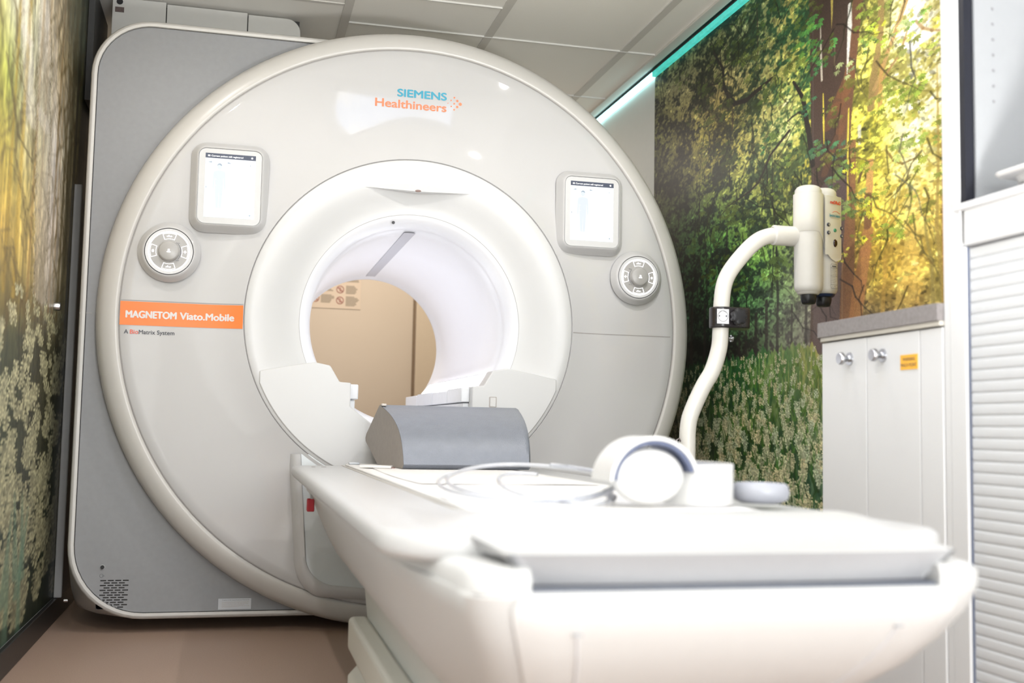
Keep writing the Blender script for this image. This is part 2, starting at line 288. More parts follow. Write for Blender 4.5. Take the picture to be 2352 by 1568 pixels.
STR= [["4a3a32",1,[[1.438,2.215,0.0489],[1.44,2.125,0.043],[1.442,1.628,0.0369],[1.444,1.398,0.0367],[1.437,1.2,0.0309],[1.419,0.975,0.0281]]],["46372f",1,[[1.544,2.171,0.0921],[1.551,2.082,0.0862],[1.559,1.796,0.08],[1.552,1.601,0.0797],[1.537,1.45,0.0963]]],["5a4a48",0.95,[[1.538,1.464,0.0908],[1.523,1.3,0.0881],[1.508,1.107,0.0908],[1.499,0.97,0.0825]]],["6a4c38",1,[[1.695,2.109,0.0294],[1.687,2.03,0.0281],[1.661,1.916,0.0269],[1.635,1.8,0.0297],[1.614,1.696,0.0325],[1.598,1.589,0.0299]]],["7a5236",0.55,[[1.643,1.825,0.0269],[1.604,1.768,0.0408],[1.553,1.727,0.0386],[1.505,1.683,0.0307]]],["7a5236",0.4,[[1.616,1.709,0.019],[1.578,1.65,0.0246],[1.526,1.593,0.0222],[1.485,1.532,0.0196]]],["8a6040",0.9,[[1.647,1.591,0.0214],[1.641,1.456,0.0227],[1.63,1.31,0.0294],[1.618,1.176,0.0347],[1.612,1.016,0.04]]],["b07a48",0.85,[[1.732,1.305,0.0259],[1.715,1.243,0.0286],[1.686,1.155,0.034],[1.661,1.052,0.0342]]],["c8985a",0.9,[[1.747,1.513,0.0156],[1.741,1.435,0.0182],[1.734,1.404,0.0182]]],["7f5a3a",0.95,[[1.736,1.41,0.0195],[1.73,1.319,0.0182]]],["8a7448",0.9,[[1.82,2.058,0.0154],[1.812,1.982,0.0154],[1.806,1.878,0.0141],[1.787,1.819,0.0168],[1.768,1.758,0.0195],[1.751,1.671,0.0169]]],["a88858",0.9,[[1.963,2.0,0.0123],[1.935,1.934,0.0124],[1.879,1.858,0.0113],[1.841,1.814,0.0114],[1.807,1.759,0.0103],[1.772,1.724,0.0104]]],["9a7850",0.9,[[1.938,1.844,0.0037],[1.906,1.791,0.0062],[1.862,1.768,0.0063],[1.818,1.743,0.0077],[1.756,1.683,0.0104]]],["b08a50",0.8,[[1.81,1.785,0.0103],[1.799,1.657,0.0103]]],["a87a48",0.8,[[2.102,1.943,0.0047],[2.095,1.514,0.0058],[2.089,1.023,0.0081]]],["a08848",0.8,[[2.072,1.7,0.0024],[2.073,1.443,0.0058],[2.062,1.272,0.007],[2.073,1.176,0.007],[2.089,1.046,0.0104]]],["8f8048",0.7,[[2.009,1.294,0.0048],[2.021,1.222,0.0059],[2.039,1.175,0.007],[2.044,1.027,0.0093]]],["c0984a",0.5,[[1.821,1.214,0.0076],[1.816,1.151,0.0088],[1.804,1.051,0.0101]]],["e6c468",0.35,[[1.981,1.372,0.0241],[1.948,1.232,0.0315],[1.903,1.016,0.0489]]],["c8c0b0",0.9,[[1.464,2.028,0.0028],[1.466,1.94,0.0057],[1.471,1.844,0.0057]]],["d8c84a",0.95,[[1.479,1.798,0.0028],[1.481,1.704,0.0056],[1.483,1.632,0.0028]]],["c8b85a",0.9,[[1.535,2.088,0.007],[1.535,2.045,0.0042],[1.532,1.996,0.0014]]],["b8a878",0.6,[[1.552,1.953,0.0021],[1.549,1.869,0.0021]]],["d8d8d0",0.95,[[1.64,2.034,0.0095],[1.639,1.965,0.0122],[1.631,1.898,0.0081],[1.623,1.818,0.0027]]],["e8d850",0.9,[[1.631,1.705,0.004],[1.625,1.61,0.0054],[1.624,1.501,0.0054],[1.623,1.419,0.004]]],["c8b890",0.5,[[1.589,1.235,0.002],[1.585,1.018,0.002]]],["dcdcd8",0.7,[[1.689,1.634,0.0093],[1.691,1.58,0.0079]]],["8a8a92",0.5,[[1.415,2.194,0.0017],[1.414,1.519,0.0017]]],["2a2420",1,[[0.601,2.264,0.0053],[0.658,2.193,0.0069],[0.727,2.12,0.0085],[0.728,2.07,0.0085],[0.736,2.041,0.0102],[0.781,1.991,0.0135],[0.832,1.951,0.0166],[0.93,1.937,0.0179],[0.998,1.946,0.0176],[1.064,1.951,0.0157],[1.121,1.958,0.0093],[1.152,1.96,0.0046]]],["2a2420",1,[[0.394,2.13,0.0028],[0.53,2.105,0.0053],[0.611,2.092,0.0053],[0.682,2.077,0.0069],[0.728,2.06,0.0068]]],["2a2420",0.9,[[0.749,2.203,0.0017],[0.75,2.156,0.0034],[0.735,2.118,0.0034]]],["4a3a28",0.9,[[0.81,1.95,0.0033],[0.814,1.906,0.005],[0.807,1.853,0.0042]]],["2a2420",1,[[1.283,1.898,0.006],[1.312,1.866,0.0089],[1.34,1.832,0.0102],[1.356,1.799,0.0117],[1.367,1.753,0.0131],[1.383,1.701,0.0144]]],["2a2420",1,[[1.381,1.717,0.013],[1.395,1.654,0.0144],[1.411,1.577,0.0143]]],["2a2420",1,[[1.356,1.765,0.0073],[1.322,1.78,0.0059],[1.277,1.778,0.0059],[1.23,1.768,0.0045]]],["3a3026",0.8,[[1.011,2.29,0.0024],[1.017,2.193,0.0032],[1.021,2.067,0.0032],[0.985,1.997,0.0016]]],["2a2420",1,[[1.254,1.735,0.009],[1.174,1.705,0.0091],[1.117,1.683,0.0077],[1.066,1.635,0.0078],[1.023,1.603,0.0079],[0.952,1.585,0.0072],[0.86,1.575,0.0066],[0.774,1.566,0.005],[0.715,1.543,0.0034]]],["20241f",0.85,[[0.399,1.781,0.0036],[0.367,1.589,0.0046]]],["20241f",0.85,[[0.511,1.815,0.0027],[0.504,1.509,0.0035]]],["20241f",0.85,[[0.792,1.857,0.0042],[0.783,1.642,0.0033]]],["20241f",0.85,[[0.767,1.481,0.0059],[0.756,1.332,0.0059]]],["20241f",0.85,[[1.132,1.696,0.0023],[1.133,1.528,0.0031],[1.15,1.422,0.0046]]],["20241f",0.85,[[1.162,1.346,0.0061],[1.174,1.143,0.009]]],["20241f",0.85,[[1.141,1.369,0.0031],[1.129,1.174,0.0046]]],["20241f",0.85,[[0.57,1.461,0.0035],[0.584,1.209,0.0052]]],["20241f",0.85,[[0.979,1.808,0.0032],[0.974,1.734,0.0048]]],["20241f",0.85,[[0.516,1.424,0.0035],[0.486,1.246,0.0053]]],["20241f",0.85,[[0.305,1.744,0.0028],[0.284,1.556,0.0037]]],["2c2826",0.8,[[0.563,1.207,0.0105],[0.562,0.946,0.0125]]],["2c2826",0.8,[[0.685,1.194,0.0153],[0.683,0.957,0.0182]]],["2c2826",0.8,[[0.433,1.221,0.0125],[0.433,0.934,0.015]]],["2c2826",0.8,[[1.089,1.167,0.0092],[1.086,0.959,0.011]]],["2c2826",0.8,[[1.17,1.143,0.0075],[1.166,0.974,0.009]]],["2c2826",0.8,[[1.009,1.129,0.0094],[1.006,0.979,0.0113]]],["2c2826",0.8,[[1.367,1.122,0.0072],[1.363,0.993,0.0086]]],["2c2826",0.8,[[0.876,1.125,0.0065],[0.873,0.947,0.0078]]],["2c2826",0.8,[[0.929,1.136,0.008],[0.927,0.96,0.0096]]],["2c2826",0.8,[[1.271,1.133,0.0059],[1.267,0.986,0.007]]],["4a4030",0.7,[[1.713,2.014,0.0066],[1.733,1.977,0.0053],[1.743,1.95,0.0039]]],["8a6a40",0.7,[[1.978,1.858,0.0061],[2.012,1.824,0.0072],[2.054,1.804,0.0059],[2.095,1.789,0.0047]]],["5a4a2c",0.7,[[1.624,1.55,0.0027],[1.683,1.539,0.004],[1.74,1.513,0.0039],[1.806,1.513,0.0025]]],["6a5428",0.7,[[1.828,1.526,0.0051],[1.869,1.485,0.0062],[1.91,1.467,0.0062],[1.965,1.469,0.0048],[1.999,1.484,0.0036]]],["6a5428",0.6,[[2.008,1.479,0.0024],[2.027,1.451,0.0024],[2.054,1.43,0.0024],[2.095,1.415,0.0023]]],["8a6a30",0.5,[[1.79,1.172,0.0025],[1.87,1.198,0.0025],[1.945,1.202,0.0024],[1.998,1.191,0.0036],[2.04,1.164,0.0047]]],["5a4030",0.8,[[1.723,1.513,0.0052],[1.7,1.493,0.0066],[1.682,1.461,0.0053]]]]
GRD= [[0.002,0.949],[0.3,0.958],[0.48,0.971],[0.726,0.971],[0.876,0.979],[1.083,0.979],[1.24,0.987],[1.358,0.997],[1.468,0.958],[2.096,0.907]]
LCL= [["5a9a4a",1.434,2.061,0.0488],["5a9a4a",1.397,2.037,0.0377],["4f8a45",1.447,1.961,0.0485],["4a8040",1.414,1.943,0.0432],["4a7a40",1.461,1.912,0.0369],["3f6a40",1.419,1.897,0.0316],["5a6a40",1.723,1.88,0.029],["3f6a48",1.376,1.792,0.0319],["4a7a50",1.499,1.628,0.0475],["55785a",1.565,1.591,0.0356],["5f8060",1.538,1.52,0.0468],["4a6a4a",1.417,1.605,0.0371],["8a9a40",1.976,1.669,0.0316],["a0a848",1.955,1.613,0.0269],["b8b850",1.816,1.6,0.0433],["98a848",1.88,1.52,0.0424],["a0b050",2.004,1.538,0.036],["90a048",2.061,1.511,0.0306],["c8c83a",1.664,1.519,0.0372],["7f8f4a",1.675,1.416,0.0449],["d0c840",1.71,1.375,0.0392],["d8d040",1.721,1.294,0.0338],["7a8a50",1.626,1.405,0.0402],["d0c850",1.599,1.26,0.0269],["4a8a50",1.082,1.733,0.0312],["9aac40",1.831,1.856,0.0281],["9aac40",1.752,1.924,0.0288],["b8b840",1.798,1.901,0.0258],["7a9a48",1.989,1.864,0.0316],["b8b050",2.067,1.823,0.0284]]

def h2(rows): return np.array([[[int(c[i:i+2], 16) for i in (0, 2, 4)] for c in r_.split()] for r_ in rows], float)/255
def n2(rows): return np.array(rows, float)/255
def resize(A, h, w_):
    ih, iw = A.shape[:2]; yy = np.linspace(0, ih-1, h); xx = np.linspace(0, iw-1, w_)
    y0 = np.minimum(yy.astype(int), ih-2); x0 = np.minimum(xx.astype(int), iw-2); fy = (yy-y0)[:, None]; fx = (xx-x0)[None, :]
    if A.ndim == 3: fy = fy[..., None]; fx = fx[..., None]
    a = A[y0][:, x0]; b_ = A[y0][:, x0+1]; c_ = A[y0+1][:, x0]; d_ = A[y0+1][:, x0+1]
    return a*(1-fy)*(1-fx)+b_*(1-fy)*fx+c_*fy*(1-fx)+d_*fy*fx
rng = np.random.default_rng(5)
def vnoise(h, w_, sy, sx):
    a = rng.random((max(2, int(h/sy)+2), max(2, int(w_/sx)+2))); return resize(a, h, w_)
class Paint:
    def __init__(s, wm, z0, z1, step, K=.46):
        s.K = K; s.st = step; s.z1 = z1; s.W = int(round(wm/step))+1; s.Hh = int(round((z1-z0)/step))+1; s.C = np.zeros((s.Hh, s.W, 3))
    def disc(s, u, z, a, b_, ang, col, al=1.0, soft=.35):
        R_ = max(a, b_); cx = u/s.st; cy = (s.z1-z)/s.st; rr = R_/s.st/s.K+1
        x0, x1 = max(0, int(cx-rr)), min(s.W, int(cx+rr)+2); y0, y1 = max(0, int(cy-rr)), min(s.Hh, int(cy+rr)+2)
        if x0 >= x1 or y0 >= y1: return
        X, Y = np.meshgrid((np.arange(x0, x1)-cx)*s.K, np.arange(y0, y1)-cy); ca, sa = math.cos(ang), math.sin(ang)
        q = np.sqrt(((X*ca-Y*sa)*s.st/a)**2+((X*sa+Y*ca)*s.st/b_)**2)
        m_ = np.clip((1-q)/soft+.5, 0, 1)*al; s.C[y0:y1, x0:x1] = s.C[y0:y1, x0:x1]*(1-m_[..., None])+np.array(col)*m_[..., None]
    def stroke(s, pts, col, al=1.0, rag=.0):
        for k in range(len(pts)-1):
            u0, za, w0 = pts[k]; u1, zb, w1 = pts[k+1]; rr = max(w0, w1)/2/s.K+2*s.st
            x0 = max(0, int((min(u0, u1)-rr)/s.st)); x1 = min(s.W, int((max(u0, u1)+rr)/s.st)+2)
            y0 = max(0, int((s.z1-max(za, zb)-rr)/s.st)); y1 = min(s.Hh, int((s.z1-min(za, zb)+rr)/s.st)+2)
            if x0 >= x1 or y0 >= y1: continue
            X, Y = np.meshgrid(np.arange(x0, x1)*s.st*s.K, s.z1-np.arange(y0, y1)*s.st); u0 *= s.K; u1 *= s.K; dx, dz = u1-u0, zb-za; L2 = dx*dx+dz*dz+1e-12
            t_ = np.clip(((X-u0)*dx+(Y-za)*dz)/L2, 0, 1); d = np.hypot(X-u0-t_*dx, Y-za-t_*dz); hw = (w0+(w1-w0)*t_)/2
            if rag: hw = hw*(1+rag*(rng.random(hw.shape)-.5))
            m_ = np.clip((hw-d)/s.st+.5, 0, 1)*al*np.clip(hw*2/s.st, .45, 1); c0 = np.array(col)
            tex = (1+.16*(rng.random(m_.shape)-.5))[..., None]
            s.C[y0:y1, x0:x1] = s.C[y0:y1, x0:x1]*(1-m_[..., None])+c0*tex*m_[..., None]
    def leafcluster(s, u, z, size, col):
        for _ in range(7):
            cu, cz = u+rng.normal(0, size*.33)/s.K, z+rng.normal(0, size*.33); L = size*rng.uniform(.22, .38); a0 = rng.uniform(-2.2, -.9); v = rng.uniform(.75, 1.2)
            for k in range(5):
                a = a0+(k-2)*.5; l = L*(1-.12*abs(k-2))
                s.disc(cu+math.cos(a)*l*.5/s.K, cz+math.sin(a)*l*.5, l*.5, l*.15, a, np.clip(np.array(col)*v*rng.uniform(.9, 1.1), 0, 1))
    def flower(s, u, z, w_, h, col, bg):
        n = int(16+34*min(1, h/.08))
        s.disc(u, z+h*.42, h*.42, w_*.30, PI/2, np.clip(np.array(col)*.74, 0, 1), .75, .5)
        for _ in range(n):
            t_ = rng.random(); ww = w_*(.25+.75*math.sin(PI*min(1, (1-t_)*.75+.2))); v = rng.uniform(.72, 1.12)
            s.disc(u+rng.uniform(-.5, .5)*ww/s.K, z+t_*h, w_*.13, w_*.09, rng.uniform(0, 3), np.clip(np.array(col)*v, 0, 1), .9)
    def sheet(s, name, x, y_start, sgn):
        # u grows towards -y for the right wall (sgn=-1); +y for the left wall (sgn=1)
        V = np.empty((s.Hh, s.W, 3)); V[..., 0] = x; V[..., 1] = y_start+sgn*np.arange(s.W)[None, :]*s.st; V[..., 2] = s.z1-np.arange(s.Hh)[:, None]*s.st
        me = bpy.data.meshes.new(name); nv = s.Hh*s.W; nf = (s.Hh-1)*(s.W-1)
        me.vertices.add(nv); me.vertices.foreach_set('co', V.ravel())
        I = np.arange(nv).reshape(s.Hh, s.W); F = np.stack([I[:-1, :-1], I[1:, :-1], I[1:, 1:], I[:-1, 1:]], -1).reshape(-1, 4)
        if sgn > 0: F = F[:, ::-1]
        me.loops.add(nf*4); me.loops.foreach_set('vertex_index', F.ravel().astype(np.int32)); me.polygons.add(nf)
        me.polygons.foreach_set('loop_start', np.arange(nf, dtype=np.int32)*4); me.update(calc_edges=True)
        C = np.clip(s.C, 0, 1); C = np.where(C <= .04045, C/12.92, ((C+.055)/1.055)**2.4); A = np.ones((nv, 4), np.float32); A[:, :3] = C.reshape(-1, 3)
        ca = me.color_attributes.new('print', 'FLOAT_COLOR', 'POINT'); ca.data.foreach_set('color', A.ravel())
        return me
def printmat(name, rough, gain=1.0):
    m = bpy.data.materials.new(name); m.use_nodes = True; nt = m.node_tree; b = nt.nodes['Principled BSDF']
    a = nt.nodes.new('ShaderNodeAttribute'); a.attribute_name = 'print'; a.attribute_type = 'GEOMETRY'
    n = nt.nodes.new('ShaderNodeTexNoise'); n.inputs['Scale'].default_value = 500; tc = nt.nodes.new('ShaderNodeTexCoord'); nt.links.new(tc.outputs['Object'], n.inputs['Vector'])
    mr = nt.nodes.new('ShaderNodeMapRange'); mr.inputs[3].default_value = .9*gain; mr.inputs[4].default_value = 1.1*gain; nt.links.new(n.outputs['Fac'], mr.inputs[0])
    vm = nt.nodes.new('ShaderNodeVectorMath'); vm.operation = 'SCALE'; nt.links.new(a.outputs['Color'], vm.inputs[0]); nt.links.new(mr.outputs[0], vm.inputs['Scale'])
    nt.links.new(vm.outputs[0], b.inputs['Base Color']); b.inputs['Roughness'].default_value = rough; b.inputs['Specular IOR Level'].default_value = .22
    return m
def T(u): return [int(u[i:i+2], 16)/255 for i in (0, 2, 4)]
# --- right wall ---
p = Paint(2.13, .28, 2.334, .003); hh, ww = p.Hh, p.W; zrow = p.z1-np.arange(hh)*p.st
def fill(L_, D_, za, zb, dens=.0):
    i0, i1 = max(0, int((p.z1-za)/p.st)), min(hh, int((p.z1-zb)/p.st)+1); n = i1-i0
    L = resize(n2(L_), n, ww); D = resize(n2(D_), n, ww); return i0, i1, L, D
i0, i1, L, D = fill(FL, FD, 2.34, .86); n = L.shape[0]
big = vnoise(n, ww, 34, 60)*.5+vnoise(n, ww, 13, 26)*.5; sm = vnoise(n, ww, 4.5, 8); ti = vnoise(n, ww, 2.1, 3.6)
q = big*.42+sm*.34+ti*.24; q = np.clip((q-.44)/.14, 0, 1)
mid = np.clip((big-.5)*1.4, -.4, .4)[..., None]
base = D*(1-q[..., None])+L*q[..., None]; base = base*(1+.35*mid)*(1+.25*(ti-.5))[..., None]; p.C[i0:i1] = base
gx = np.array([g[0] for g in GRD]); gz = np.array([g[1] for g in GRD])
i0, i1, L, D = fill(GL, GD, 1.05, .28); n = L.shape[0]
big = vnoise(n, ww, 22, 24); ver = vnoise(n, ww, 16, 3.6); q = np.clip((big*.4+ver*.6-.46)/.16, 0, 1)
G = D*(1-q[..., None])+(D*.45+L*.55)*q[..., None]; G = G*(1+.3*(vnoise(n, ww, 3, 1.5)-.5))[..., None]
# dotted foliage and palmate leaves over the crown
for _ in range(9000):
    u = rng.uniform(0, 2.13); z = rng.uniform(1.05, 2.33); i = min(hh-1, int((p.z1-z)/p.st)); j = min(ww-1, int(u/p.st)); c = p.C[i, j]
    k = rng.choice([.62, .8, 1.25, 1.4]); a = rng.uniform(.003, .0085); p.disc(u, z, a, a*.5, rng.uniform(0, 3.1), np.clip(c*k, 0, 1), .8)
for c, a, pts in STR: p.stroke(pts, T(c), a, .12)
for c, u, z, s_ in LCL: p.leafcluster(u, z, s_*1.25, T(c))
for _ in range(150):
    u = rng.uniform(.3, 2.1); z = rng.uniform(1.25, 2.3); i = int((p.z1-z)/p.st); j = int(u/p.st); c = p.C[i, j]*.5+np.array([.45, .55, .2])*.5*(.6+.5*u/2.1); p.leafcluster(u, z, rng.uniform(.03, .06), c)
# fine dark twigs hanging in the crowns
for _ in range(170):
    u = rng.uniform(.02, 2.1); z = rng.uniform(1.1, 2.3); pts = [(u, z, .004)]; du = rng.normal(0, .03)
    for k in range(6): u += du+rng.normal(0, .02); z -= rng.uniform(.01, .05); pts.append((u, z, .0035-.0004*k))
    j = min(ww-1, max(0, int(pts[0][0]/p.st))); i = min(hh-1, int((p.z1-pts[0][1])/p.st)); p.stroke(pts, p.C[i, j]*.4, .75)
# ground of blossoms
edge = np.interp(np.arange(ww)*p.st, gx, gz); jag = vnoise(1, ww, 1, 3)[0]*.03+vnoise(1, ww, 1, 9)[0]*.03
for k in range(i0, i1):
    z = zrow[k]; m_ = np.clip((edge+jag-.02-z)/.006, 0, 1)[:, None]; p.C[k] = p.C[k]*(1-m_)+G[k-i0]*m_
Lg = resize(n2(GL), 60, 60)
def lg(u, z): return Lg[min(59, max(0, int((1.05-z)/.75*59))), min(59, int(u/2.12*59))]
for z in np.linspace(.98, .30, 46):
    e = .98-z; nfl = int(54-40*min(1, e/.68))
    for _ in range(nfl):
        u = rng.uniform(0, 2.12)
        if z > np.interp(u, gx, gz)-.01: continue
        s_ = .012+.075*e; f_ = np.array(lg(u, z))
        for _b in range(2):
            a = rng.uniform(1.1, 2.0); l = s_*rng.uniform(.8, 1.8); uu = u+rng.normal(0, s_*.4)
            p.stroke([(uu, z-.01, s_*.16), (uu+math.cos(a)*l/p.K, z+math.sin(a)*l, .001)], np.clip(f_*rng.uniform(.35, .9)*np.array([.75, 1.05, .6]), 0, 1), .85)
        if rng.random() < .75 and .1 < u:
            warm = rng.random(); col = np.array([.74, .70, .54])*warm+np.array([.66, .70, .58])*(1-warm); dk = .55+.45*min(1, u/.55)
            p.flower(u, z, s_*rng.uniform(.50, .66), s_*rng.uniform(.95, 1.45), np.clip(col*dk*1.1, 0, 1), None)
# small bright mist over the far trees at the right
mist = np.exp(-(((np.arange(ww)*p.st)[None, :]-1.28)/.22)**2-((zrow[:, None]-1.08)/.16)**2)*.30; p.C = p.C*(1-mist[..., None])+np.array([.62, .60, .57])*mist[..., None]
me = p.sheet('forest_mural', XR-.002, .8, -1); me.materials.append(printmat('forest_print_right', .45, 1.1))
o = bpy.data.objects.new('forest_mural', me); COL.objects.link(o); tag(o, 'printed sunlit forest wallpaper with big dark trunk and white blossoms, behind the injector', 'wallpaper')
# --- left wall ---
LF = ["b4ab98 b4a890 a89a80 9a8c70 8a8262 6a6a50 3a4030 20241a 15180f",
"a0a070 c0bca8 b0ac90 a89a80 a89a80 6a6a50 4a5040 30362a 14180f",
"b8b470 c8c4b8 b0b090 c0b8a8 a89878 b8ae98 7a7850 3a3a26 14160e",
"b0a850 9aa050 c0bca0 a8a070 d0c8c0 b8b098 9a8a58 3a3a22 10120c",
"c4ac48 c0a850 c8b468 c0aa70 d4c8c0 bcb098 8a7a50 3a3a22 10120c",
"c09848 c8a050 ccaa58 ccb06c d4c8b8 b8ac8c 7a7048 3a3a20 12140e"]
LG = ["a8a058 a0a060 a8a86c b4b088 b0a880 8a8458 5a5a38 3a3a20 1a1c12",
"7a8a50 7a8a58 808a60 8a8a68 84805c 6a6a48 4a5038 323824 181c12",
"5a7050 5f7454 6a7656 727658 6c7052 586046 424832 2e3424 161a12",
"587460 5a7460 5a7058 5c6a50 586248 46543c 343e2c 242c1e 12160f",
"60806a 608068 54705a 485e48 42523c 36442f 28321f 1c2418 10140e"]
p = Paint(1.95, .078, 2.347, .0065, .22); hh, ww = p.Hh, p.W; zrow = p.z1-np.arange(hh)*p.st
k1 = int((p.z1-1.06)/p.st)
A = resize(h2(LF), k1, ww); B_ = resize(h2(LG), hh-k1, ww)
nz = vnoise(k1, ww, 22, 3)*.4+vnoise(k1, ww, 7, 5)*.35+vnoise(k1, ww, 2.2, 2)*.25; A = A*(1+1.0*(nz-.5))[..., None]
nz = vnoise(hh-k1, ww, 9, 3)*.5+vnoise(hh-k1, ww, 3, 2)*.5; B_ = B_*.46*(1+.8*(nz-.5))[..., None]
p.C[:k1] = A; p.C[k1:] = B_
for k in range(40):
    t_ = k/40; i = k1-20+k; p.C[i] = A[min(k1-1, k1-20+k//2)]*(1-t_)+B_[k//2]*t_
def up_(y): return y+1.05
for y, w_, c, a in [(-.42, .02, '9a7a48', .7), (-.30, .015, 'a08050', .7), (-.05, .02, '8a7250', .8), (.02, .015, '8a7250', .7), (-.62, .03, 'b09038', .6), (-.75, .02, 'a88830', .6), (.22, .05, '4a4428', .5), (.33, .04, '2c2a1a', .7), (.5, .1, '16180f', .75), (.7, .12, '0c0e0a', .8), (-.18, .012, '9a8260', .6), (.12, .02, '6a5c38', .6)]:
    p.stroke([(up_(y+.04), 2.34, w_*.8*p.K*1.5), (up_(y+.02), 1.7, w_*p.K*1.5), (up_(y), 1.03, w_*1.2*p.K*1.5)], T(c), a, .2)
for _ in range(150):
    y = rng.uniform(-.75, .5); z = rng.uniform(1.1, 2.25); c = T('5a4c2c'); pts = [(up_(y), z, .006)]
    for k in range(4): y += rng.normal(0, .07); z -= rng.uniform(.02, .08); pts.append((up_(y), z, .005))
    p.stroke(pts, c, .5)
p.stroke([(up_(-.86), 1.62, .006), (up_(-.66), 1.46, .010), (up_(-.45), 1.44, .008), (up_(-.3), 1.52, .004)], T('5a5030'), .6)
for z in np.linspace(1.04, .1, 34):
    e = 1.04-z
    for _ in range(13-int(8*min(1, e))):
        u = rng.uniform(0, 1.6); s_ = .04+.085*e; d = np.interp(u-1.05, [-1, 0, .5], [1, .95, .45])*(1-.25*min(1, e))
        p.flower(u, z, s_*.36, s_*.8, np.array([.80, .78, .62])*d, None)
for pts_, w_, a_ in (([(-.42, 2.15), (-.30, 1.6), (-.20, 1.08)], .20, .40), ([(-.16, 1.9), (-.10, 1.5), (-.02, 1.08)], .10, .35), ([(-.75, 2.0), (-.62, 1.75), (-.50, 1.55)], .14, .4)):
    p.stroke([(up_(y), z, w_*p.K*(1.2 if k else .7)) for k, (y, z) in enumerate(pts_)], T('e0d8d0'), a_, .5)
for _ in range(9):
    u = rng.uniform(0, .9); z = rng.uniform(.12, .4); p.stroke([(u, z-.1, .02), (u+rng.normal(0, .1), z+.15, .004)], T('5f806c'), .5)
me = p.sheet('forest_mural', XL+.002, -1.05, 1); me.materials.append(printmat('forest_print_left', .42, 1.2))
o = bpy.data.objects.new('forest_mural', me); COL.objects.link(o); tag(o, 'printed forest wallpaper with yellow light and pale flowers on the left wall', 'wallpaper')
# little metal stud on the left wallpaper
t = MB().lathe([(0, .02), (.012, .02), (.014, .016), (.014, 0)], (XL+.003, .059, 1.073), 'x', 24).build('wall_stud', chrome)
tag(t, 'small metal stud on the left forest wallpaper', 'stud')
# warning poster on the end wall
t = thing('warning_poster', 'pale notice with red prohibition circles on the beige end wall seen through the bore', 'poster', (-.1, 2.885, 1.5))
MB().box(-.34, .125, YF-.004, YF-.002, 1.41, 1.75).build('sheet', mat('notice_paper', hexc('d3bfa8'), .6, noise=.01), t, smooth=0)
redm = mat('faded_red', hexc('a8786a'), .6, noise=.05); greym = mat('faded_print', hexc('a89884'), .6, noise=.08, nscale=200)
for (x, z) in [(0, 1.527), (0, 1.46), (-.148, 1.468), (0, 1.6), (-.148, 1.53), (-.148, 1.6)]:
    m_ = MB().lathe([(.018, 0), (.024, 0)], (x, YF-.005, z), 'y', 28); a = .7
    m_.add([(x-.02*math.cos(a)-.003, YF-.005, z+.02*math.sin(a)-.003), (x-.02*math.cos(a)+.003, YF-.005, z+.02*math.sin(a)+.003), (x+.02*math.cos(a)+.003, YF-.005, z-.02*math.sin(a)+.003), (x+.02*math.cos(a)-.003, YF-.005, z-.02*math.sin(a)-.003)], [(0, 1, 2, 3)])
    m_.box(x-.004, x+.004, YF-.0055, YF-.005, z-.012, z+.012)
    m_.build('prohibition_sign', redm, t, smooth=0)
for (x, zt, nl) in [(.035, 1.59, 2), (.035, 1.553, 6), (.035, 1.487, 7), (-.115, 1.53, 2), (-.115, 1.494, 6)]:
    m_ = MB(); rw = [rng.uniform(.05, .082) for k in range(nl)]; m_.prism([(x, zt-.009*nl+.003)]+[(x, zt)]+[q_ for k in range(nl) for q_ in ((x+rw[k], zt-.009*k), (x+rw[k], zt-.009*(k+1)+.003))], YF-.005, YF-.0045)
    m_.build('text_block', greym, t, smooth=0)
# =====================================================================
# the scanner
# =====================================================================
ZC = 1.06
sc = thing('mri_scanner', 'huge round white magnet scanner with orange name band and open bore', 'scanner', (0, .7, 0))
# outer ring
MB().lathe([(.9795, .03), (.9795, .0), (.982, -.004), (.99, -.0055), (1.008, -.002), (1.03, .008), (1.046, .025), (1.055, .05), (1.058, .09), (1.058, 1.42), (.6, 1.46)], (0, 0, ZC), 'y', 160).build('outer_ring', ringm, sc, smooth=50)
MB().lathe([(.976, .002), (.981, .002)], (0, 0, ZC), 'y', 160).build('ring_seam', linem, sc, smooth=0)
# round front cover (gently crowned)
def crown(R_):
    t = max(0, min(1, (.972-R_)/.388)); return -.004-.022*t**6
cp = [(.9775, .012), (.977, .0), (.972, -.004)]
for k in range(1, 13):
    R_ = .972-(.972-.580)*k/12; cp.append((R_, crown(R_)))
cp += [(.5790, -.025), (.5785, -.012)]
MB().lathe(cp, (0, 0, ZC), 'y', 160).build('front_cover', gloss, sc, smooth=50)
MB().lathe([(.5768, -.018), (.5792, -.018)], (0, 0, ZC), 'y', 128).build('bezel_seam', linem, sc, smooth=0)
# inner bezel: dished, then the flare into the bore
bp_ = [(.577, -.012), (.5765, -.023), (.573, -.026), (.55, -.026), (.52, -.022), (.49, -.012), (.46, .004), (.43, .02), (.405, .028), (.392, .03)]
bz = MB().lathe(bp_, (0, 0, ZC), 'y', 144).build('bore_bezel', satin, sc, smooth=60)
MB().lathe([(.3922, .0288), (.3908, .0300)], (0, 0, ZC), 'y', 144).build('flare_seam', mat('pale_seam', (.5, .49, .48), .5, noise=.02), bz, smooth=0)
tb = MB().lathe([(.391, .031), (.384, .034), (.374, .042), (.364, .058), (.356, .08), (.352, .105), (.3525, .118), (.349, .13), (.346, .2), (.345, .9), (.344, 1.30), (.343, 1.36), (.336, 1.385), (.336, 1.405), (.345, 1.425), (.40, 1.455), (.62, 1.465)], (0, 0, ZC), 'y', 144).build('bore_liner', borem, sc, smooth=50)
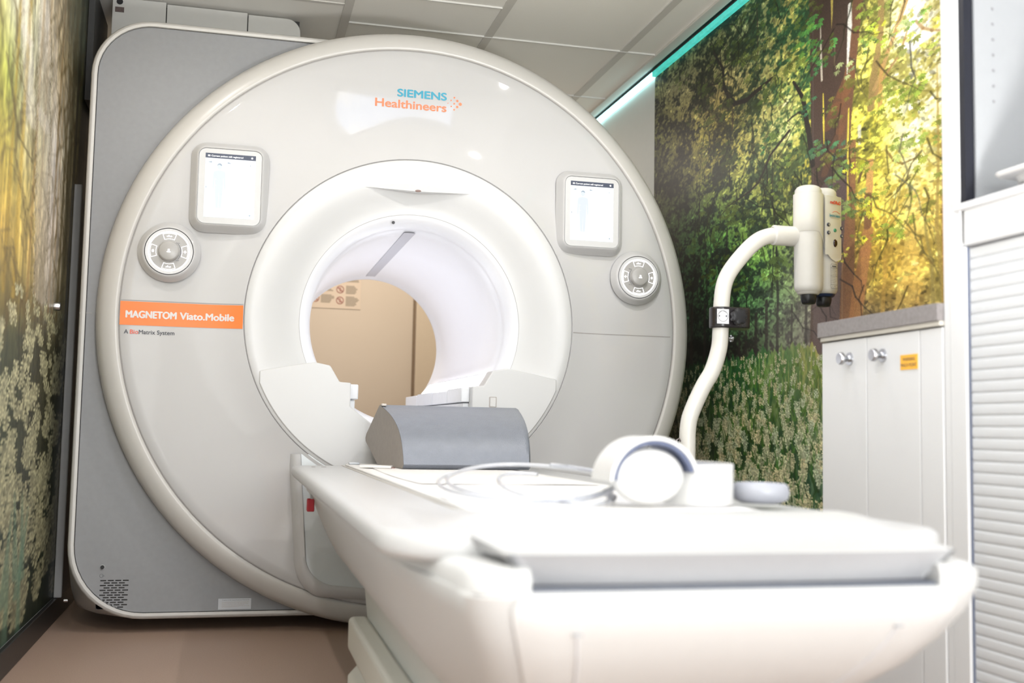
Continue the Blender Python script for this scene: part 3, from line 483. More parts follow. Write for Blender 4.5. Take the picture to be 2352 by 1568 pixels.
# grey stripe along the crown of the bore
a0, a1 = PI/2-.062, PI/2+.062; m_ = MB(); rr = .3443
for k in range(8):
    a = a0+(a1-a0)*k/8; b_ = a0+(a1-a0)*(k+1)/8
    m_.add([(rr*math.cos(a), .13, ZC+rr*math.sin(a)), (rr*math.cos(b_), .13, ZC+rr*math.sin(b_)), ((rr-.002)*math.cos(b_), 1.33, ZC+(rr-.002)*math.sin(b_)), ((rr-.002)*math.cos(a), 1.33, ZC+(rr-.002)*math.sin(a))], [(0, 1, 2, 3)])
m_.build('crown_stripe', mat('stripe_grey', (.50, .50, .54), .45, noise=.01), tb)
# lower bezel plates around the table trough (U-shaped cutout)
half = [(0, .664), (.05, .667), (.10, .684), (.145, .712), (.18, .738), (.213, .765), (.213, .845), (.252, .847), (.285, .902), (.337, .912), (.352, .910), (.52, .878)]
arc = [(.566*math.sin(a), ZC-.566*math.cos(a)) for a in np.linspace(0, math.asin(.52/.566)+.0, 26)]
arc = [(x, z) for x, z in arc if z < .84][::-1]
pr = half+arc[:-1]+[(0, ZC-.566)]
poly = [(x, z) for x, z in pr]+[(-x, z) for x, z in pr[::-1] if x > 0]
MB().prism(poly, -.031, .06, 'y').build('trough_plate', satin, sc, smooth=30, bevel=.004, bseg=2)
# ledges and rails through the bore
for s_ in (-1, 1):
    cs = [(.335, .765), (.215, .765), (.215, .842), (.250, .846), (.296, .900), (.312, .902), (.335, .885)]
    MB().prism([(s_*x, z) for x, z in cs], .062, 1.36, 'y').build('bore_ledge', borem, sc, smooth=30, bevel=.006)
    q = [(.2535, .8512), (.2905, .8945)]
    MB().add([(s_*q[0][0]-.002*s_, .12, q[0][1]+.002), (s_*q[1][0]-.002*s_, .12, q[1][1]+.002), (s_*q[1][0]-.002*s_, 1.30, q[1][1]+.002), (s_*q[0][0]-.002*s_, 1.30, q[0][1]+.002)], [(0, 1, 2, 3)]).build('ledge_glow', mat('ledge_glow_emission', (.9, .9, .9), .4, emit=(.93, .95, 1), es=7, noise=.02), sc, smooth=0)['label'] = 'white glow put on the lit ledge slope'  # emission imitates the brightly lit ledge slope and brightens the bore
    m_ = MB()
    for k, (ya, yb) in enumerate([(.02, .30), (.30, .62), (.62, 1.0), (1.0, 1.34)]):
        d = .004*(k % 2); m_.box(*sorted((s_*.182, s_*(.214-d))), ya, yb-.012, .79, .842-d)
    m_.build('table_rail', mat('rail_white', (.72, .73, .75), .4, noise=.02), sc, smooth=30, bevel=.004)
    MB().box(*sorted((s_*.192, s_*.214)), .03, 1.34, .742, .787).build('table_rail', MAT['rail_white'], sc, smooth=30, bevel=.003)
# small latch plate on the right
m_ = MB(); ringplate(m_, rrect(.273, .300, .772, .810, .003, 3), rrect(.2755, .2975, .7745, .8075, .002, 3), -.0325, -.03); lt = m_.build('latch_frame', mat('latch_outline', (.42, .38, .35), .5, noise=.02), sc, smooth=0)
MB().prism(rrect(.2765, .2965, .7755, .8065, .002, 3), -.034, -.03).build('latch_plate', mat('latch_speckle', (.66, .65, .64), .5, noise=.12, nscale=900), lt, smooth=0)
# brow crease with sensor
cr = MB().add([(-.185, -.0175, 1.531), (0, -.034, 1.524), (.20, -.0175, 1.531), (.0, -.020, 1.5205), (0, -.010, 1.56)], [(0, 1, 4), (1, 2, 4), (0, 3, 1), (3, 2, 1)]).build('brow_ridge', satin, sc, smooth=0)
MB().lathe([(0, -.001), (.010, -.001), (.011, .004)], (.001, -.0345, 1.526), 'y', 24).build('sensor', mat('sensor_brown', (.20, .12, .10), .4, noise=.05), cr)
sn = bpy.data.objects['sensor']; sn.scale = (1, 1, .35); sn.location.z += 1.526*.65
MB().lathe([(0, -.001), (.005, -.001), (.0058, .004)], (-.076, .0195, 1.4185), 'y', 20).build('camera_hole', black, sc)
# horizontal panel seams
def band(x0, x1, z0, z1, off, name, m, par, n=16):
    mb = MB(); vs = []; xs = np.linspace(x0, x1, n+1); zs = [z0, (z0+z1)/2, z1]
    for x in xs:
        for z in zs: vs.append((x, crown(math.hypot(x, z-ZC))-off, z))
    fs = [(3*i+j, 3*i+3+j, 3*i+4+j, 3*i+1+j) for i in range(n) for j in range(2)]
    return mb.add(vs, fs).build(name, m, par, smooth=60)
band(.5805, .966, 1.0485, 1.0515, .0006, 'panel_seam', linem, sc)
band(-.9755, -.5805, 1.0965, 1.0995, .0006, 'panel_seam', linem, sc)
ob = band(-.974, -.5805, 1.016, 1.0945, .0012, 'name_band', orange, sc); ob['label'] = 'orange foil band with pale lettering'
YL = -.0285
def projtext(o, off):
    me = o.data; n = len(me.vertices); co = np.empty(n*3); me.vertices.foreach_get('co', co); co = co.reshape(-1, 3)
    for i in range(n): co[i, 1] = crown(math.hypot(co[i, 0], co[i, 2]-ZC))-off+(co[i, 1]-YL)
    me.vertices.foreach_set('co', co.ravel()); me.update()
for a in [('MAGNETOM', -.955, 1.0425, .159, .0225, .07, lett), ('Viato.Mobile', -.784, 1.0425, .174, .0225, .06, lett)]:
    o = text(a[0], 'name_lettering', a[1], a[2]-.0015, a[3], a[4], YL, a[6], ob, a[5]); projtext(o, .0020)
for s_, x0, w_, m_ in [('A', -.959, .0135, inkm), ('Bio', -.940, .026, mat('red_ink', hexc('e0604a'), .5, noise=.03)), ('Matrix System', -.912, .112, inkm)]:
    o = text(s_, 'system_lettering', x0, .9875, w_, .0135, YL, m_, sc, .02); projtext(o, .0010)
o = text('SIEMENS', 'maker_lettering', -.077, 1.868, .176, .0265, YL, teal, sc, .06); projtext(o, .0010)
o = text('Healthineers', 'maker_lettering', -.155, 1.826, .254, .0285, YL, coral, sc, .04); projtext(o, .0010); 
dm = MB()
for (x, z), r_ in zip([(.128, 1.881), (.116, 1.87), (.139, 1.87), (.105, 1.859), (.128, 1.859), (.15, 1.859), (.117, 1.848), (.139, 1.848), (.128, 1.837)], [.0033, .0026, .0045, .0016, .0033, .0058, .0026, .0045, .0033]):
    y = crown(math.hypot(x, z-ZC))-.001; n = 24; dm.add([(x+r_*math.cos(2*PI*k/n), y, z+r_*math.sin(2*PI*k/n)) for k in range(n)], [tuple(range(n))])
dm.build('logo_dots', coral, sc, smooth=0)

# ---- touch screens ----
scrm = mat('screen_white', (.05, .05, .05), .2, emit=(.93, .97, 1), es=1.05, noise=.02)
barm = mat('screen_header', (.03, .035, .05), .3, emit=(.055, .065, .10), es=.9, noise=.02)
bodym = mat('screen_figure', (.05, .05, .05), .3, emit=(.82, .89, .95), es=.92, noise=.02); hairm = mat('screen_grey_blue', (.05, .05, .05), .3, emit=(.46, .57, .68), es=.8, noise=.02)
outm = mat('screen_outline', (.05, .05, .05), .3, emit=(.88, .92, .96), es=.95, noise=.02)
bezm = mat('screen_bezel', (.58, .58, .58), .3, noise=.01)
def screen(x0, x1, side):
    xo = (x0-.0225, x1+.0225) ; z0, z1 = 1.385, 1.602; O = sc
    # raised surround blends into cover
    loops = []
    for (g_, y) in [(.024, -.012), (.016, -.024), (.008, -.039), (.003, -.0455), (0, -.047)]:
        loops.append([(px, y, pz) for px, pz in rrect(xo[0]-g_, xo[1]+g_, z0-.0235-g_, z1+.018+g_, .026+g_, 8)])
    s_ = MB().loft(loops, cap=False).build('screen_housing', gloss, O, smooth=60); s_['label'] = 'raised surround of the '+side+' touch screen'
    loops = [[(px, y, pz) for px, pz in rrect(xo[0]+g_, xo[1]-g_, z0-.0235+g_, z1+.018-g_, .026-g_, 8)] for (g_, y) in [(0, -.047), (.001, -.041), (.002, -.041), (.0026, -.0445)]]
    MB().loft(loops, cap=False).add([(px, -.0445, pz) for px, pz in rrect(xo[0]+.0026, xo[1]-.0026, z0-.0209, z1+.0154, .0234, 8)], [tuple(range(36))]).build('bezel', bezm, s_, smooth=40)
    y = -.0455
    MB().box(x0, x1, y, y+.0008, z0, z1-.0165).build('display', scrm, s_, smooth=0)
    MB().box(x0, x1, y-.0002, y+.0008, z1-.0165, z1).build('header_bar', barm, s_, smooth=0)
    wt = mat('screen_white_text', (.1, .1, .1), .3, emit=(1, 1, 1), es=1.1, noise=.02)
    w_ = x1-x0; text('Current patient still registered', 'screen_text', x0+.115*w_, z1-.0115, .63*w_, .0055, y-.0005, wt, s_, .06)
    MB().box(x0+.045*w_, x0+.092*w_, y-.0005, y-.0003, z1-.0115, z1-.006).build('header_icon', wt, s_, smooth=0)
    MB().lathe([(0, 0), (.0034, 0)], (x1-.075*w_, y-.0005, z1-.0085), 'y', 20).build('header_icon', wt, s_, smooth=0)
    # lying figure: bed frame, body, arms, legs
    cx = x0+.285*w_; yb = y-.0004
    m_ = MB(); ringplate(m_, rrect(cx-.0265, cx+.0265, z0+.028, z1-.028, .001, 2), rrect(cx-.0258, cx+.0258, z0+.0287, z1-.0287, .001, 2), yb, yb+.0002)
    m_.box(x0+.5*w_+.012, x0+.5*w_+.0125, yb, yb+.0002, z0+.02, z1-.02); m_.build('bed_outline', outm, s_, smooth=0)
    zt = z1-.036; m_ = MB()
    m_.prism([(cx-.0195, zt-.035), (cx-.018, zt-.026), (cx-.004, zt-.0215), (cx+.004, zt-.0215), (cx+.018, zt-.026), (cx+.0195, zt-.035), (cx+.021, zt-.08), (cx+.0185, zt-.088), (cx+.0165, zt-.08), (cx+.0135, zt-.045), (cx+.0125, zt-.08), (cx+.0105, zt-.12), (cx+.0085, zt-.148), (cx+.001, zt-.15), (cx, zt-.085), (cx-.001, zt-.15), (cx-.0085, zt-.148), (cx-.0105, zt-.12), (cx-.0125, zt-.08), (cx-.0135, zt-.045), (cx-.0165, zt-.08), (cx-.0185, zt-.088), (cx-.021, zt-.08)], yb, yb+.0002)
    m_.prism([(cx+.0075*math.cos(t), zt-.009+.0095*math.sin(t)) for t in np.linspace(0, 2*PI, 20)[:-1]], yb, yb+.0002); m_.build('body_figure', bodym, s_, smooth=0)
    MB().prism([(cx+.0078*math.cos(t), zt-.006+.0085*math.sin(t)) for t in np.linspace(0, PI, 12)]+[(cx-.002, zt-.002)], yb-.0002, yb).build('hair_mark', hairm, s_, smooth=0)
    for s2 in (-1, 1): MB().prism([(cx+s2*.026, z1-.0275), (cx+s2*.026, z1-.0325), (cx+s2*.038, z1-.0315)], yb-.0002, yb).build('bed_end_mark', hairm, s_, smooth=0)
    MB().box(x1-.018, x1-.0155, yb-.0002, yb, z1-.036, z1-.0335).build('status_dot', hairm, s_, smooth=0)
    MB().prism([(x1-.017, z0+.014), (x1-.011, z0+.014), (x1-.014, z0+.008)], yb-.0002, yb).build('corner_icon', hairm, s_, smooth=0)
    MB().box(x0+.004, x0+.006, yb-.0002, yb, z0+.098, z0+.104).build('side_icon', hairm, s_, smooth=0)
    for k, (a, b_, zz) in enumerate([(.62, .78, .165), (.70, .78, .150), (.62, .67, .134), (.62, .86, .122), (.18, .24, .128), (.18, .24, .108)]):
        MB().box(x0+a*w_, x0+b_*w_, yb-.0002, yb, z0+zz, z0+zz+.002).build('faint_text_line', outm, s_, smooth=0)
screen(-.722, -.558, 'left'); screen(.558, .722, 'right')
# ---- round control dials ----
glow = mat('dial_glow', (.9, .9, .9), .3, emit=(.95, .96, 1), es=1.35, noise=.02); glow2 = mat('dial_icon_glow', (.9, .9, .9), .3, emit=(1, 1, 1), es=1.5, noise=.02)
dialm = mat('dial_face', (.40, .39, .38), .3, noise=.01); halo = mat('dial_outer', (.55, .55, .55), .3, emit=(.95, .95, 1), es=.12, noise=.01)
def dial(cx, side):
    cz = 1.262; c = (cx, 0, cz)
    d = MB().lathe([(.100, -.016), (.094, -.024), (.087, -.034), (.081, -.040), (.0785, -.040)], c, 'y', 72).build('dial_housing', gloss, sc, smooth=60); d['label'] = 'raised surround of the '+side+' control dial'
    MB().lathe([(.0785, -.040), (.0785, -.034), (.0765, -.034)], c, 'y', 72).build('dial_gap', dark, d)
    MB().lathe([(.0765, -.037), (.0755, -.043), (.067, -.0425)], c, 'y', 72).build('outer_band', halo, d, smooth=40)
    MB().lathe([(.067, -.0425), (.0625, -.0425)], c, 'y', 72).build('light_ring', glow, d)
    MB().lathe([(.0625, -.0425), (.0, -.0415)], c, 'y', 72).build('dial_face', dialm, d)
    kn = MB().lathe([(.0345, -.042), (.033, -.056), (.031, -.0605), (.0285, -.062), (0, -.062)], c, 'y', 56).build('knob', dialm, d, smooth=40)
    m_ = MB().prism([(cx-.006, cz-.006), (cx+.006, cz-.006), (cx+.006, cz-.003), (cx+.003, cz-.002), (cx+.003, cz+.005), (cx-.003, cz+.005), (cx-.003, cz-.002), (cx-.006, cz-.003)], -.0625, -.0621); m_.build('knob_icon', glow2, kn, smooth=0)
    for k in range(4):
        a = k*PI/2; w_ = .38; ri, ro = .041, .0605
        def arcpts(r_, t0, t1, n=9): return [(cx+r_*math.cos(t), cz+r_*math.sin(t)) for t in np.linspace(t0, t1, n)]
        o_ = arcpts(ro, a-w_, a+w_)+arcpts(ri, a+w_*1.05, a-w_*1.05); i_ = arcpts(ro-.0012, a-w_+.028, a+w_-.028)+arcpts(ri+.0012, a+w_*1.05-.04, a-w_*1.05+.04)
        m_ = MB(); ringplate(m_, o_, i_, -.0433, -.0427); bt = m_.build('button', glow2, d, smooth=0)
        ix, iz = cx+.051*math.cos(a), cz+.051*math.sin(a); m_ = MB(); plus = (k == 0) == (cx < 0)
        if k in (0, 2):
            if plus: m_.box(ix-.005, ix+.005, -.0433, -.043, iz-.001, iz+.001).box(ix-.001, ix+.001, -.0434, -.0431, iz-.005, iz+.005)
            else: m_.prism([(ix-.0045, iz+.0), (ix, iz+.0045), (ix+.0045, iz), (ix+.003, iz), (ix+.003, iz-.0045), (ix-.003, iz-.0045), (ix-.003, iz)], -.0433, -.043)
        else:
            m_.box(ix-.009, ix+.004, -.0433, -.043, iz-.0025, iz-.0005).prism([(ix+.004, iz-.0035), (ix+.009, iz-.001), (ix+.004, iz+.002)], -.0434, -.0431).prism([(ix-.007, iz-.001), (ix-.002, iz+.004), (ix+.001, iz-.001)], -.0435, -.0432)
        m_.build('button_icon', glow2, bt, smooth=0)
    s2 = 1 if cx < 0 else -1
    m_ = MB()
    for k in range(12):
        t0 = -.75+1.5*k/12; m_.add([(cx+s2*.0385*math.cos(t), -.0432, cz+.0385*math.sin(t)) for t in (t0, t0+.12)]+[(cx+s2*(.0385-.001-.0008*(1-abs(k-6)/6))*math.cos(t), -.0432, cz+(.0375)*math.sin(t)) for t in (t0+.12, t0)], [(0, 1, 2, 3)])
    m_.build('speed_scale', inkm, d, smooth=0)
    text('Faster', 'scale_text', cx+s2*.026-(.008 if s2 < 0 else 0)-.004, cz+.0275, .012, .003, -.0433, inkm, d); text('Slower', 'scale_text', cx+s2*.026-(.008 if s2 < 0 else 0)-.004, cz-.0305, .012, .003, -.0433, inkm, d)
dial(-.826, 'left'); dial(.824, 'right')

# ---- squared side housing with grey panel ----
def hr(g_, rbl, rtl, x1=-.30):
    q = rrect(-1.112+g_, x1, .045+g_, 2.078-g_, [rbl, .01, .01, rtl], 12)
    return q[:26]+[(x1, .18), (-.66, .5), (-.66, 1.62), (x1, 1.96)]+q[26:]
fo = hr(0, .245, .20); fi = hr(.026, .222, .177)
lo_ = []
for y, g_, rb, rtl in [(.072, .012, .235, .19), (.074, .006, .24, .195), (.082, .001, .244, .2), (.10, 0, .235, .195), (.20, 0, .12, .16), (.32, 0, .04, .14), (.95, 0, .04, .14)]:
    lo_.append([(px, y, pz) for px, pz in hr(g_, rb, rtl)])
hs = MB().loft(lo_, cap=False).build('side_housing', framem, sc, smooth=50); hs['label'] = 'squared side housing behind the round front, grey panel with pale edge'
m_ = MB(); ringplate(m_, hr(.012, .235, .19), hr(.021, .227, .182), .071, .09); m_.build('frame_edge', mat('frame_highlight_edge', (.62, .61, .59), .3, noise=.01), hs, smooth=30)
m_ = MB(); m_.add([(px, .083, pz) for px, pz in hr(.018, .229, .184)], [tuple(range(56))]); m_.build('panel_gap', dark, hs, smooth=0)
# panel with real slots is cut by a grid of holes: panel body around the vent area
VX0, VX1, VZ0, VZ1 = -1.012, -.907, .083, .178
outl = hr(.0235, .2235, .1785); n = len(outl); vs = [(px, .079, pz) for px, pz in outl]; cor = [(VX0, VZ0), (VX1, VZ0), (VX1, VZ1), (VX0, VZ1)]
import mathutils
from mathutils.geometry import tessellate_polygon
pts = [[Vector((x, z, 0)) for x, z in outl], [Vector((x, z, 0)) for x, z in cor[::-1]]]; tri = tessellate_polygon(pts); flat = outl+cor[::-1]
pn = MB().add([(x, .079, z) for x, z in flat], [tuple(t) for t in tri]).build('grey_panel', housem, hs, smooth=0); pn['label'] = 'large grey blue satin panel'
# vent plate with slots as quads between rows
m_ = MB(); rows = 12; rh = (VZ1-VZ0)/rows; sl = .0185; gap = .0235; hh_ = .0042
for k in range(rows):
    zc = VZ1-(k+.5)*rh; nS = 4 if k % 2 == 0 else 3; xs = [VX0+.008+(0 if k % 2 == 0 else gap/2)-.0002*k+i*gap for i in range(nS)]
    m_.box(VX0, VX1, .079, .0800, zc+hh_/2, zc+rh/2+.00005); m_.box(VX0, VX1, .079, .0800, zc-rh/2, zc-hh_/2)
    edges = [VX0]+[e for x in xs for e in (x, x+sl)]+[VX1]
    for i in range(0, len(edges), 2): m_.box(edges[i], edges[i+1], .079, .0800, zc-hh_/2, zc+hh_/2)
m_.build('vent_grille', housem, hs, smooth=0)['label'] = 'twelve rows of small vent slots'
MB().box(VX0-.004, VX1+.004, .090, .094, VZ0-.004, VZ1+.004).build('vent_recess', mat('vent_mesh', (.06, .06, .065), .5, noise=.9, nscale=260), hs, smooth=0)
MB().lathe([(0, .006), (.0055, .006), (.0062, 0)], (-.999, .0725, .2185), 'y', 24).build('jack_socket', black, hs)
MB().lathe([(.0062, 0), (.0085, .0005)], (-.999, .0778, .2185), 'y', 24).build('socket_ring', mat('socket_rim', (.35, .35, .35), .4, noise=.03), hs)
MB().lathe([(.0052, 0), (.0062, 0)], (-1.001, .0785, .190), 'y', 24).box(-1.0, -.9905, .0783, .0786, .1893, .1903).build('socket_symbol', inkm, hs, smooth=0)
sk = MB().box(-.625, -.517, .0778, .0786, .0725, .1085).build('property_sticker', mat('sticker_white', (.52, .54, .57), .5, noise=.01), hs, smooth=0); sk['label'] = 'small white property sticker with fine print'
yS = .0775
text('Property of GE Capital Equipment Finance Ltd', 'sticker_text', -.612, .1025, .088, .0026, yS, inkm, sk)
for k, s_ in enumerate(['This equipment remains the exclusive, non-transferable', 'and non-assignable property of GE Capital Equipment', 'Finance Ltd (company number 2153400) and is made', 'available for use under a financing agreement.', 'Ownership of the equipment will, at all times, remain with', 'GE Capital Equipment Finance Ltd.']):
    text(s_, 'sticker_text', -.613, .0965-.0034*k, [.088, .087, .087, .074, .090, .056][k], .0019, yS, greym, sk)
MB().box(-1.111, -1.0705, .0782, .0788, 1.0565, 1.0585).build('panel_seam', linem, hs, smooth=0)
MB().lathe([(0, 0), (.006, 0), (.006, .012)], (-1.124, .16, .10), 'x', 16).build('side_bolt', chrome, hs)
# ---- table docking surround low on the cover ----
dkm = mat('dock_blue_white', (.62, .655, .67), .2, noise=.01)
so = []
for y, g_ in [(-.012, .040), (-.026, .030), (-.031, .014), (-.031, .004), (-.024, 0)]:
    so.append([(px, y, pz) for px, pz in [(-.372-g_, .60), (-.345-g_, .26)]+[(-.345-g_+.11*(1-math.cos(t)), .26-(.10+g_)*math.sin(t)-.0*t) for t in np.linspace(.15, PI/2, 10)]+[(-.1, .145-g_), (.1, .145-g_)]+[(.345+g_-.11*(1-math.cos(t)), .26-(.10+g_)*math.sin(t)) for t in np.linspace(PI/2, .15, 10)]+[(.345+g_, .26), (.372+g_, .60)]])
ds = MB().loft(so, cap=False, closed=False).build('dock_surround', gloss, sc, smooth=60)
MB().add([(p_[0], -.0235, p_[2]) for p_ in so[-1]], [tuple(range(len(so[-1])))]).build('dock_plate', dkm, ds, smooth=0)

# =====================================================================
# patient table
# =====================================================================
pt = thing('patient_table', 'long white patient table docked at the scanner, its foot end close to the camera', 'patient table', (0, -1.4, 0))
def slabloop(g_, z, yh=-.14, yf=-2.475, hw=.411):
    return [(px, py, z) for px, py in rrect(-hw+g_, hw-g_, yf+g_, yh-g_, [.13-g_, .13-g_, .03, .03], 12)]
sb = MB().loft([slabloop(.014, .531), slabloop(.004, .534), slabloop(0, .542), slabloop(0, .556), slabloop(.003, .562), slabloop(.010, .5655), slabloop(.02, .567)]).build('side_rim', tablem, pt, smooth=60); sb['label'] = 'broad white rim of the table top'
cc = [[(px, py, z) for px, py in rrect(-.238+g_, .238-g_, -2.36+g_, -.145-g_, .03, 5)] for g_, z in [(0, .5672), (0, .5715), (.004, .5745)]]
cu = MB().loft(cc).build('couch_board', mat('couch_white', (.79, .775, .76), .45, noise=.015, nscale=8), pt, smooth=50)
for s_ in (-1, 1): MB().box(*sorted((s_*.2435, s_*.249)), -2.38, -.15, .5672, .5682).build('slide_gap', mat('soft_grey_gap', (.5, .47, .42), .6, noise=.02), pt, smooth=0)
# paper-thin cover cloth with a fold on the couch and small fittings at its head end
m_ = MB(); nx, ny = 12, 16; vs = []
for j in range(ny+1):
    for i in range(nx+1):
        u, v = i/nx, j/ny; vs.append((-.205+.41*u+.006*math.sin(7*v), -.35-1.1*v, .5753+.0008*math.sin(9*u+4*v)*math.sin(11*v)+.0006))
m_.add(vs, [(j*(nx+1)+i, j*(nx+1)+i+1, (j+1)*(nx+1)+i+1, (j+1)*(nx+1)+i) for j in range(ny) for i in range(nx)]); m_.build('pad_cover', mat('pad_cover_white', (.78, .76, .74), .7, noise=.01), cu, smooth=60)
MB().prism([(-.236, -.56), (-.15, -.62), (-.135, -.55), (-.2, -.50)], .577, .5835, 'z').build('folded_flap', mat('pad_cover_white', 'ffffff'), cu, smooth=0, bevel=.002)
MB().prism([(-.20, -.585), (-.135, -.600), (-.15, -.585)], .5772, .5790, 'z').build('red_tag', mat('dull_red', (.22, .06, .04), .5, noise=.05), cu, smooth=0)
for x, w_ in ((-.355, .012), (-.325, .016)): MB().prism(rrect(x, x+w_, -.30, -.285, .004, 3), .567, .5676, 'z').build('rim_marking', mat('rim_grey', (.22, .2, .19), .5, noise=.05), pt, smooth=0)
MB().box(-.235, -.20, -.26, -.235, .5746, .582).build('strap_clip', mat('clip_grey', (.5, .52, .55), .4, noise=.03), cu, smooth=30, bevel=.003)
# lower shell: horizontal sections
def sect(z, hw1, hw2, yh, yf, r=.05, seg=7):
    ctrl = [(-hw1, yh), (-hw1, -2.22), (-hw2, yf), (hw2, yf), (hw1, -2.22), (hw1, yh)]; rr_ = [.04, .25, r, r, .25, .04]; out = []
    n = len(ctrl)
    for i in range(n):
        p0, p1, p2 = Vector(ctrl[i-1]), Vector(ctrl[i]), Vector(ctrl[(i+1) % n]); a = (p0-p1); b_ = (p2-p1); r_ = min(rr_[i], a.length*.45, b_.length*.45)
        a = p1+a.normalized()*r_; b_ = p1+b_.normalized()*r_
        for k in range(seg+1):
            t = k/seg; q = a*(1-t)**2+p1*2*t*(1-t)+b_*t*t; out.append((q.x, q.y, z))
    return out
sh = MB().loft([sect(.312, .262, .22, -.90, -2.33), sect(.322, .284, .235, -.86, -2.375), sect(.36, .318, .262, -.78, -2.455), sect(.40, .337, .285, -.68, -2.515), sect(.44, .352, .306, -.605, -2.558), sect(.48, .368, .324, -.57, -2.588), sect(.508, .382, .334, -.545, -2.598), sect(.5125, .382, .332, -.545, -2.594)]).build('lower_shell', mat('table_shell', (.54, .54, .535), .4, noise=.01, nscale=3), pt, smooth=60)
ls = MB().loft([sect(.05, .235, .19, -.93, -2.10), sect(.20, .246, .20, -.92, -2.18), sect(.313, .258, .215, -.905, -2.32)]).build('pedestal', mat('pedestal_grey_white', (.56, .57, .54), .45, noise=.01), pt, smooth=50)
MB().box(-.295, -.245, -2.15, -.95, .13, .215).build('base_rail', mat('base_rail_cream', (.62, .61, .55), .45, noise=.01), pt, smooth=40, bevel=.012)
MB().box(.245, .295, -2.15, -.95, .13, .215).build('base_rail', MAT['base_rail_cream'], pt, smooth=40, bevel=.012)
MB().loft([[(x, y, z) for x, y in rrect(-.30-g_, .30+g_, -2.2-g_, -1.02+g_, .05, 5)] for z, g_ in [(.0, 0), (.02, .005), (.09, .004), (.125, -.02), (.14, -.05)]]).build('base_plate', MAT['base_rail_cream'], pt, smooth=40)
# brake lever
lv = MB().box(-.385, -.377, -.735, -.715, .49, .535).build('lever', mat('lever_grey', (.35, .37, .38), .4, noise=.03), pt, smooth=30, bevel=.002)
MB().prism([(-.742, .462), (-.708, .462), (-.714, .497), (-.736, .497)], -.394, -.374, 'x').build('lever_grip', mat('lever_red', (.38, .01, .02), .4, noise=.05), lv, smooth=30, bevel=.003)
# foot hood with two bevels
hp_ = [(-.318, -2.27, .5665), (-.315, -2.42, .5835), (-.300, -2.465, .5835), (-.290, -2.585, .5575), (-.262, -2.603, .5195)]
rings = []
def hrow(hw, y, z):
    out = []
    for x in np.linspace(-1, 1, 33):
        k = max(0, (abs(x)-.72)/.28); zz = z-(z-.5665)*k*k*(3-2*k) if z > .567 else z
        out.append((x*hw, y+.012*(abs(x)**4), zz))
    return out
m_ = MB(); vs = []; R5 = [hrow(.34, -2.05, .5670), hrow(.350, -2.20, .5725), hrow(.352, -2.29, .583), hrow(.352, -2.36, .588), hrow(.340, -2.425, .588), hrow(.312, -2.458, .574), hrow(.292, -2.602, .5570), hrow(.290, -2.59, .550), hrow(.34, -2.05, .535)]
m_.loft(R5, cap=False, closed=False)
for s_ in (0, 32): m_.add([r_[s_] for r_ in R5], [tuple(range(len(R5)))])
hd = m_.build('foot_hood', tablem, pt, smooth=25, bevel=.003, bseg=3); hd['label'] = 'bevelled white hood over the foot end'
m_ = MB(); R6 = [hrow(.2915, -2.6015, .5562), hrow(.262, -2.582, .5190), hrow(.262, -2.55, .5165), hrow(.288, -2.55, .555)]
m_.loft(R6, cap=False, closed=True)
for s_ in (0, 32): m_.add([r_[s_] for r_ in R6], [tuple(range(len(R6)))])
m_.build('hood_band', mat('hood_band_shade', (.33, .335, .35), .35, noise=.01), pt, smooth=25)  # greyer colour puts the shade of this band into its material
# shell shoulders either side of the hood band, running back under the rim; core behind the band
for s_ in (-1, 1):
    pl2 = [(.264, -2.596), (.300, -2.596), (.325, -2.585), (.336, -2.555), (.352, -2.40), (.383, -2.22), (.388, -.60), (.264, -.60)]
    rg = []
    for z, k in [(.5120, 0), (.530, .0), (.538, .006), (.541, .016)]:
        rg.append([(s_*min(x, x-(k if x > .27 else 0)), y+(k if y < -2.3 else 0), z) for x, y in pl2])
    MB().loft(rg).build('shell_shoulder', mat('table_shell', 'ffffff'), pt, smooth=50)
MB().box(-.262, .262, -2.548, -.62, .5125, .5335).build('inner_core', mat('gap_blue_grey', (.10, .11, .14), .5, noise=.05), pt, smooth=0)
MB().box(-.262, .262, -2.590, -2.55, .5128, .5175).build('hood_gap', mat('gap_blue_grey', (.10, .11, .14), .5, noise=.05), pt, smooth=0)
# front cover panel following the sloped foot
def fy(z): return float(np.interp(z, [.30, .322, .36, .40, .44, .48, .515], [-2.30, -2.375, -2.455, -2.515, -2.558, -2.588, -2.600]))
m_ = MB(); rows_ = []
zs = [.512, .508, .495, .48, .46, .44, .42, .40, .38, .36, .345, .335]
for z in zs:
    hw = float(np.interp(z, [.335, .36, .40, .44, .48, .50, .512], [.205, .228, .250, .268, .283, .286, .272]))
    rows_.append([(x*hw, fy(z)-.013+.010*max(0, (abs(x)-.9)/.1)**2+.004*(1 if z > .51 else 0), z) for x in np.linspace(-1, 1, 25)])
m_.loft(rows_, cap=False, closed=False); m_.add([(p_[0], p_[1]+.02, p_[2]) for p_ in rows_[0]]+rows_[0], [(i, i+1, 26+i, 25+i) for i in range(24)])
m_.add([(p_[0], p_[1]+.02, p_[2]) for p_ in rows_[-1]]+rows_[-1], [(i, i+1, 26+i, 25+i) for i in range(24)])
fp = m_.build('foot_panel', mat('foot_panel_white', (.62, .62, .615), .35, noise=.01), pt, smooth=60)
for s_ in (-1, 1):
    m_ = MB(); xs = (.205, .178); m_.tube([(s_*(.207-.030*t), fy(.463-.10*t)-.0135, .463-.10*t) for t in np.linspace(0, 1, 8)], .0022, 8); m_.build('panel_groove', mat('groove_shade', (.62, .62, .64), .5, noise=.01), fp, smooth=40)
    MB().box(s_*.207-.006, s_*.207+.006, fy(.466)-.0165, fy(.466)-.013, .4635, .4665).build('groove_notch', mat('notch_grey', (.35, .35, .36), .5, noise=.02), fp, smooth=0)

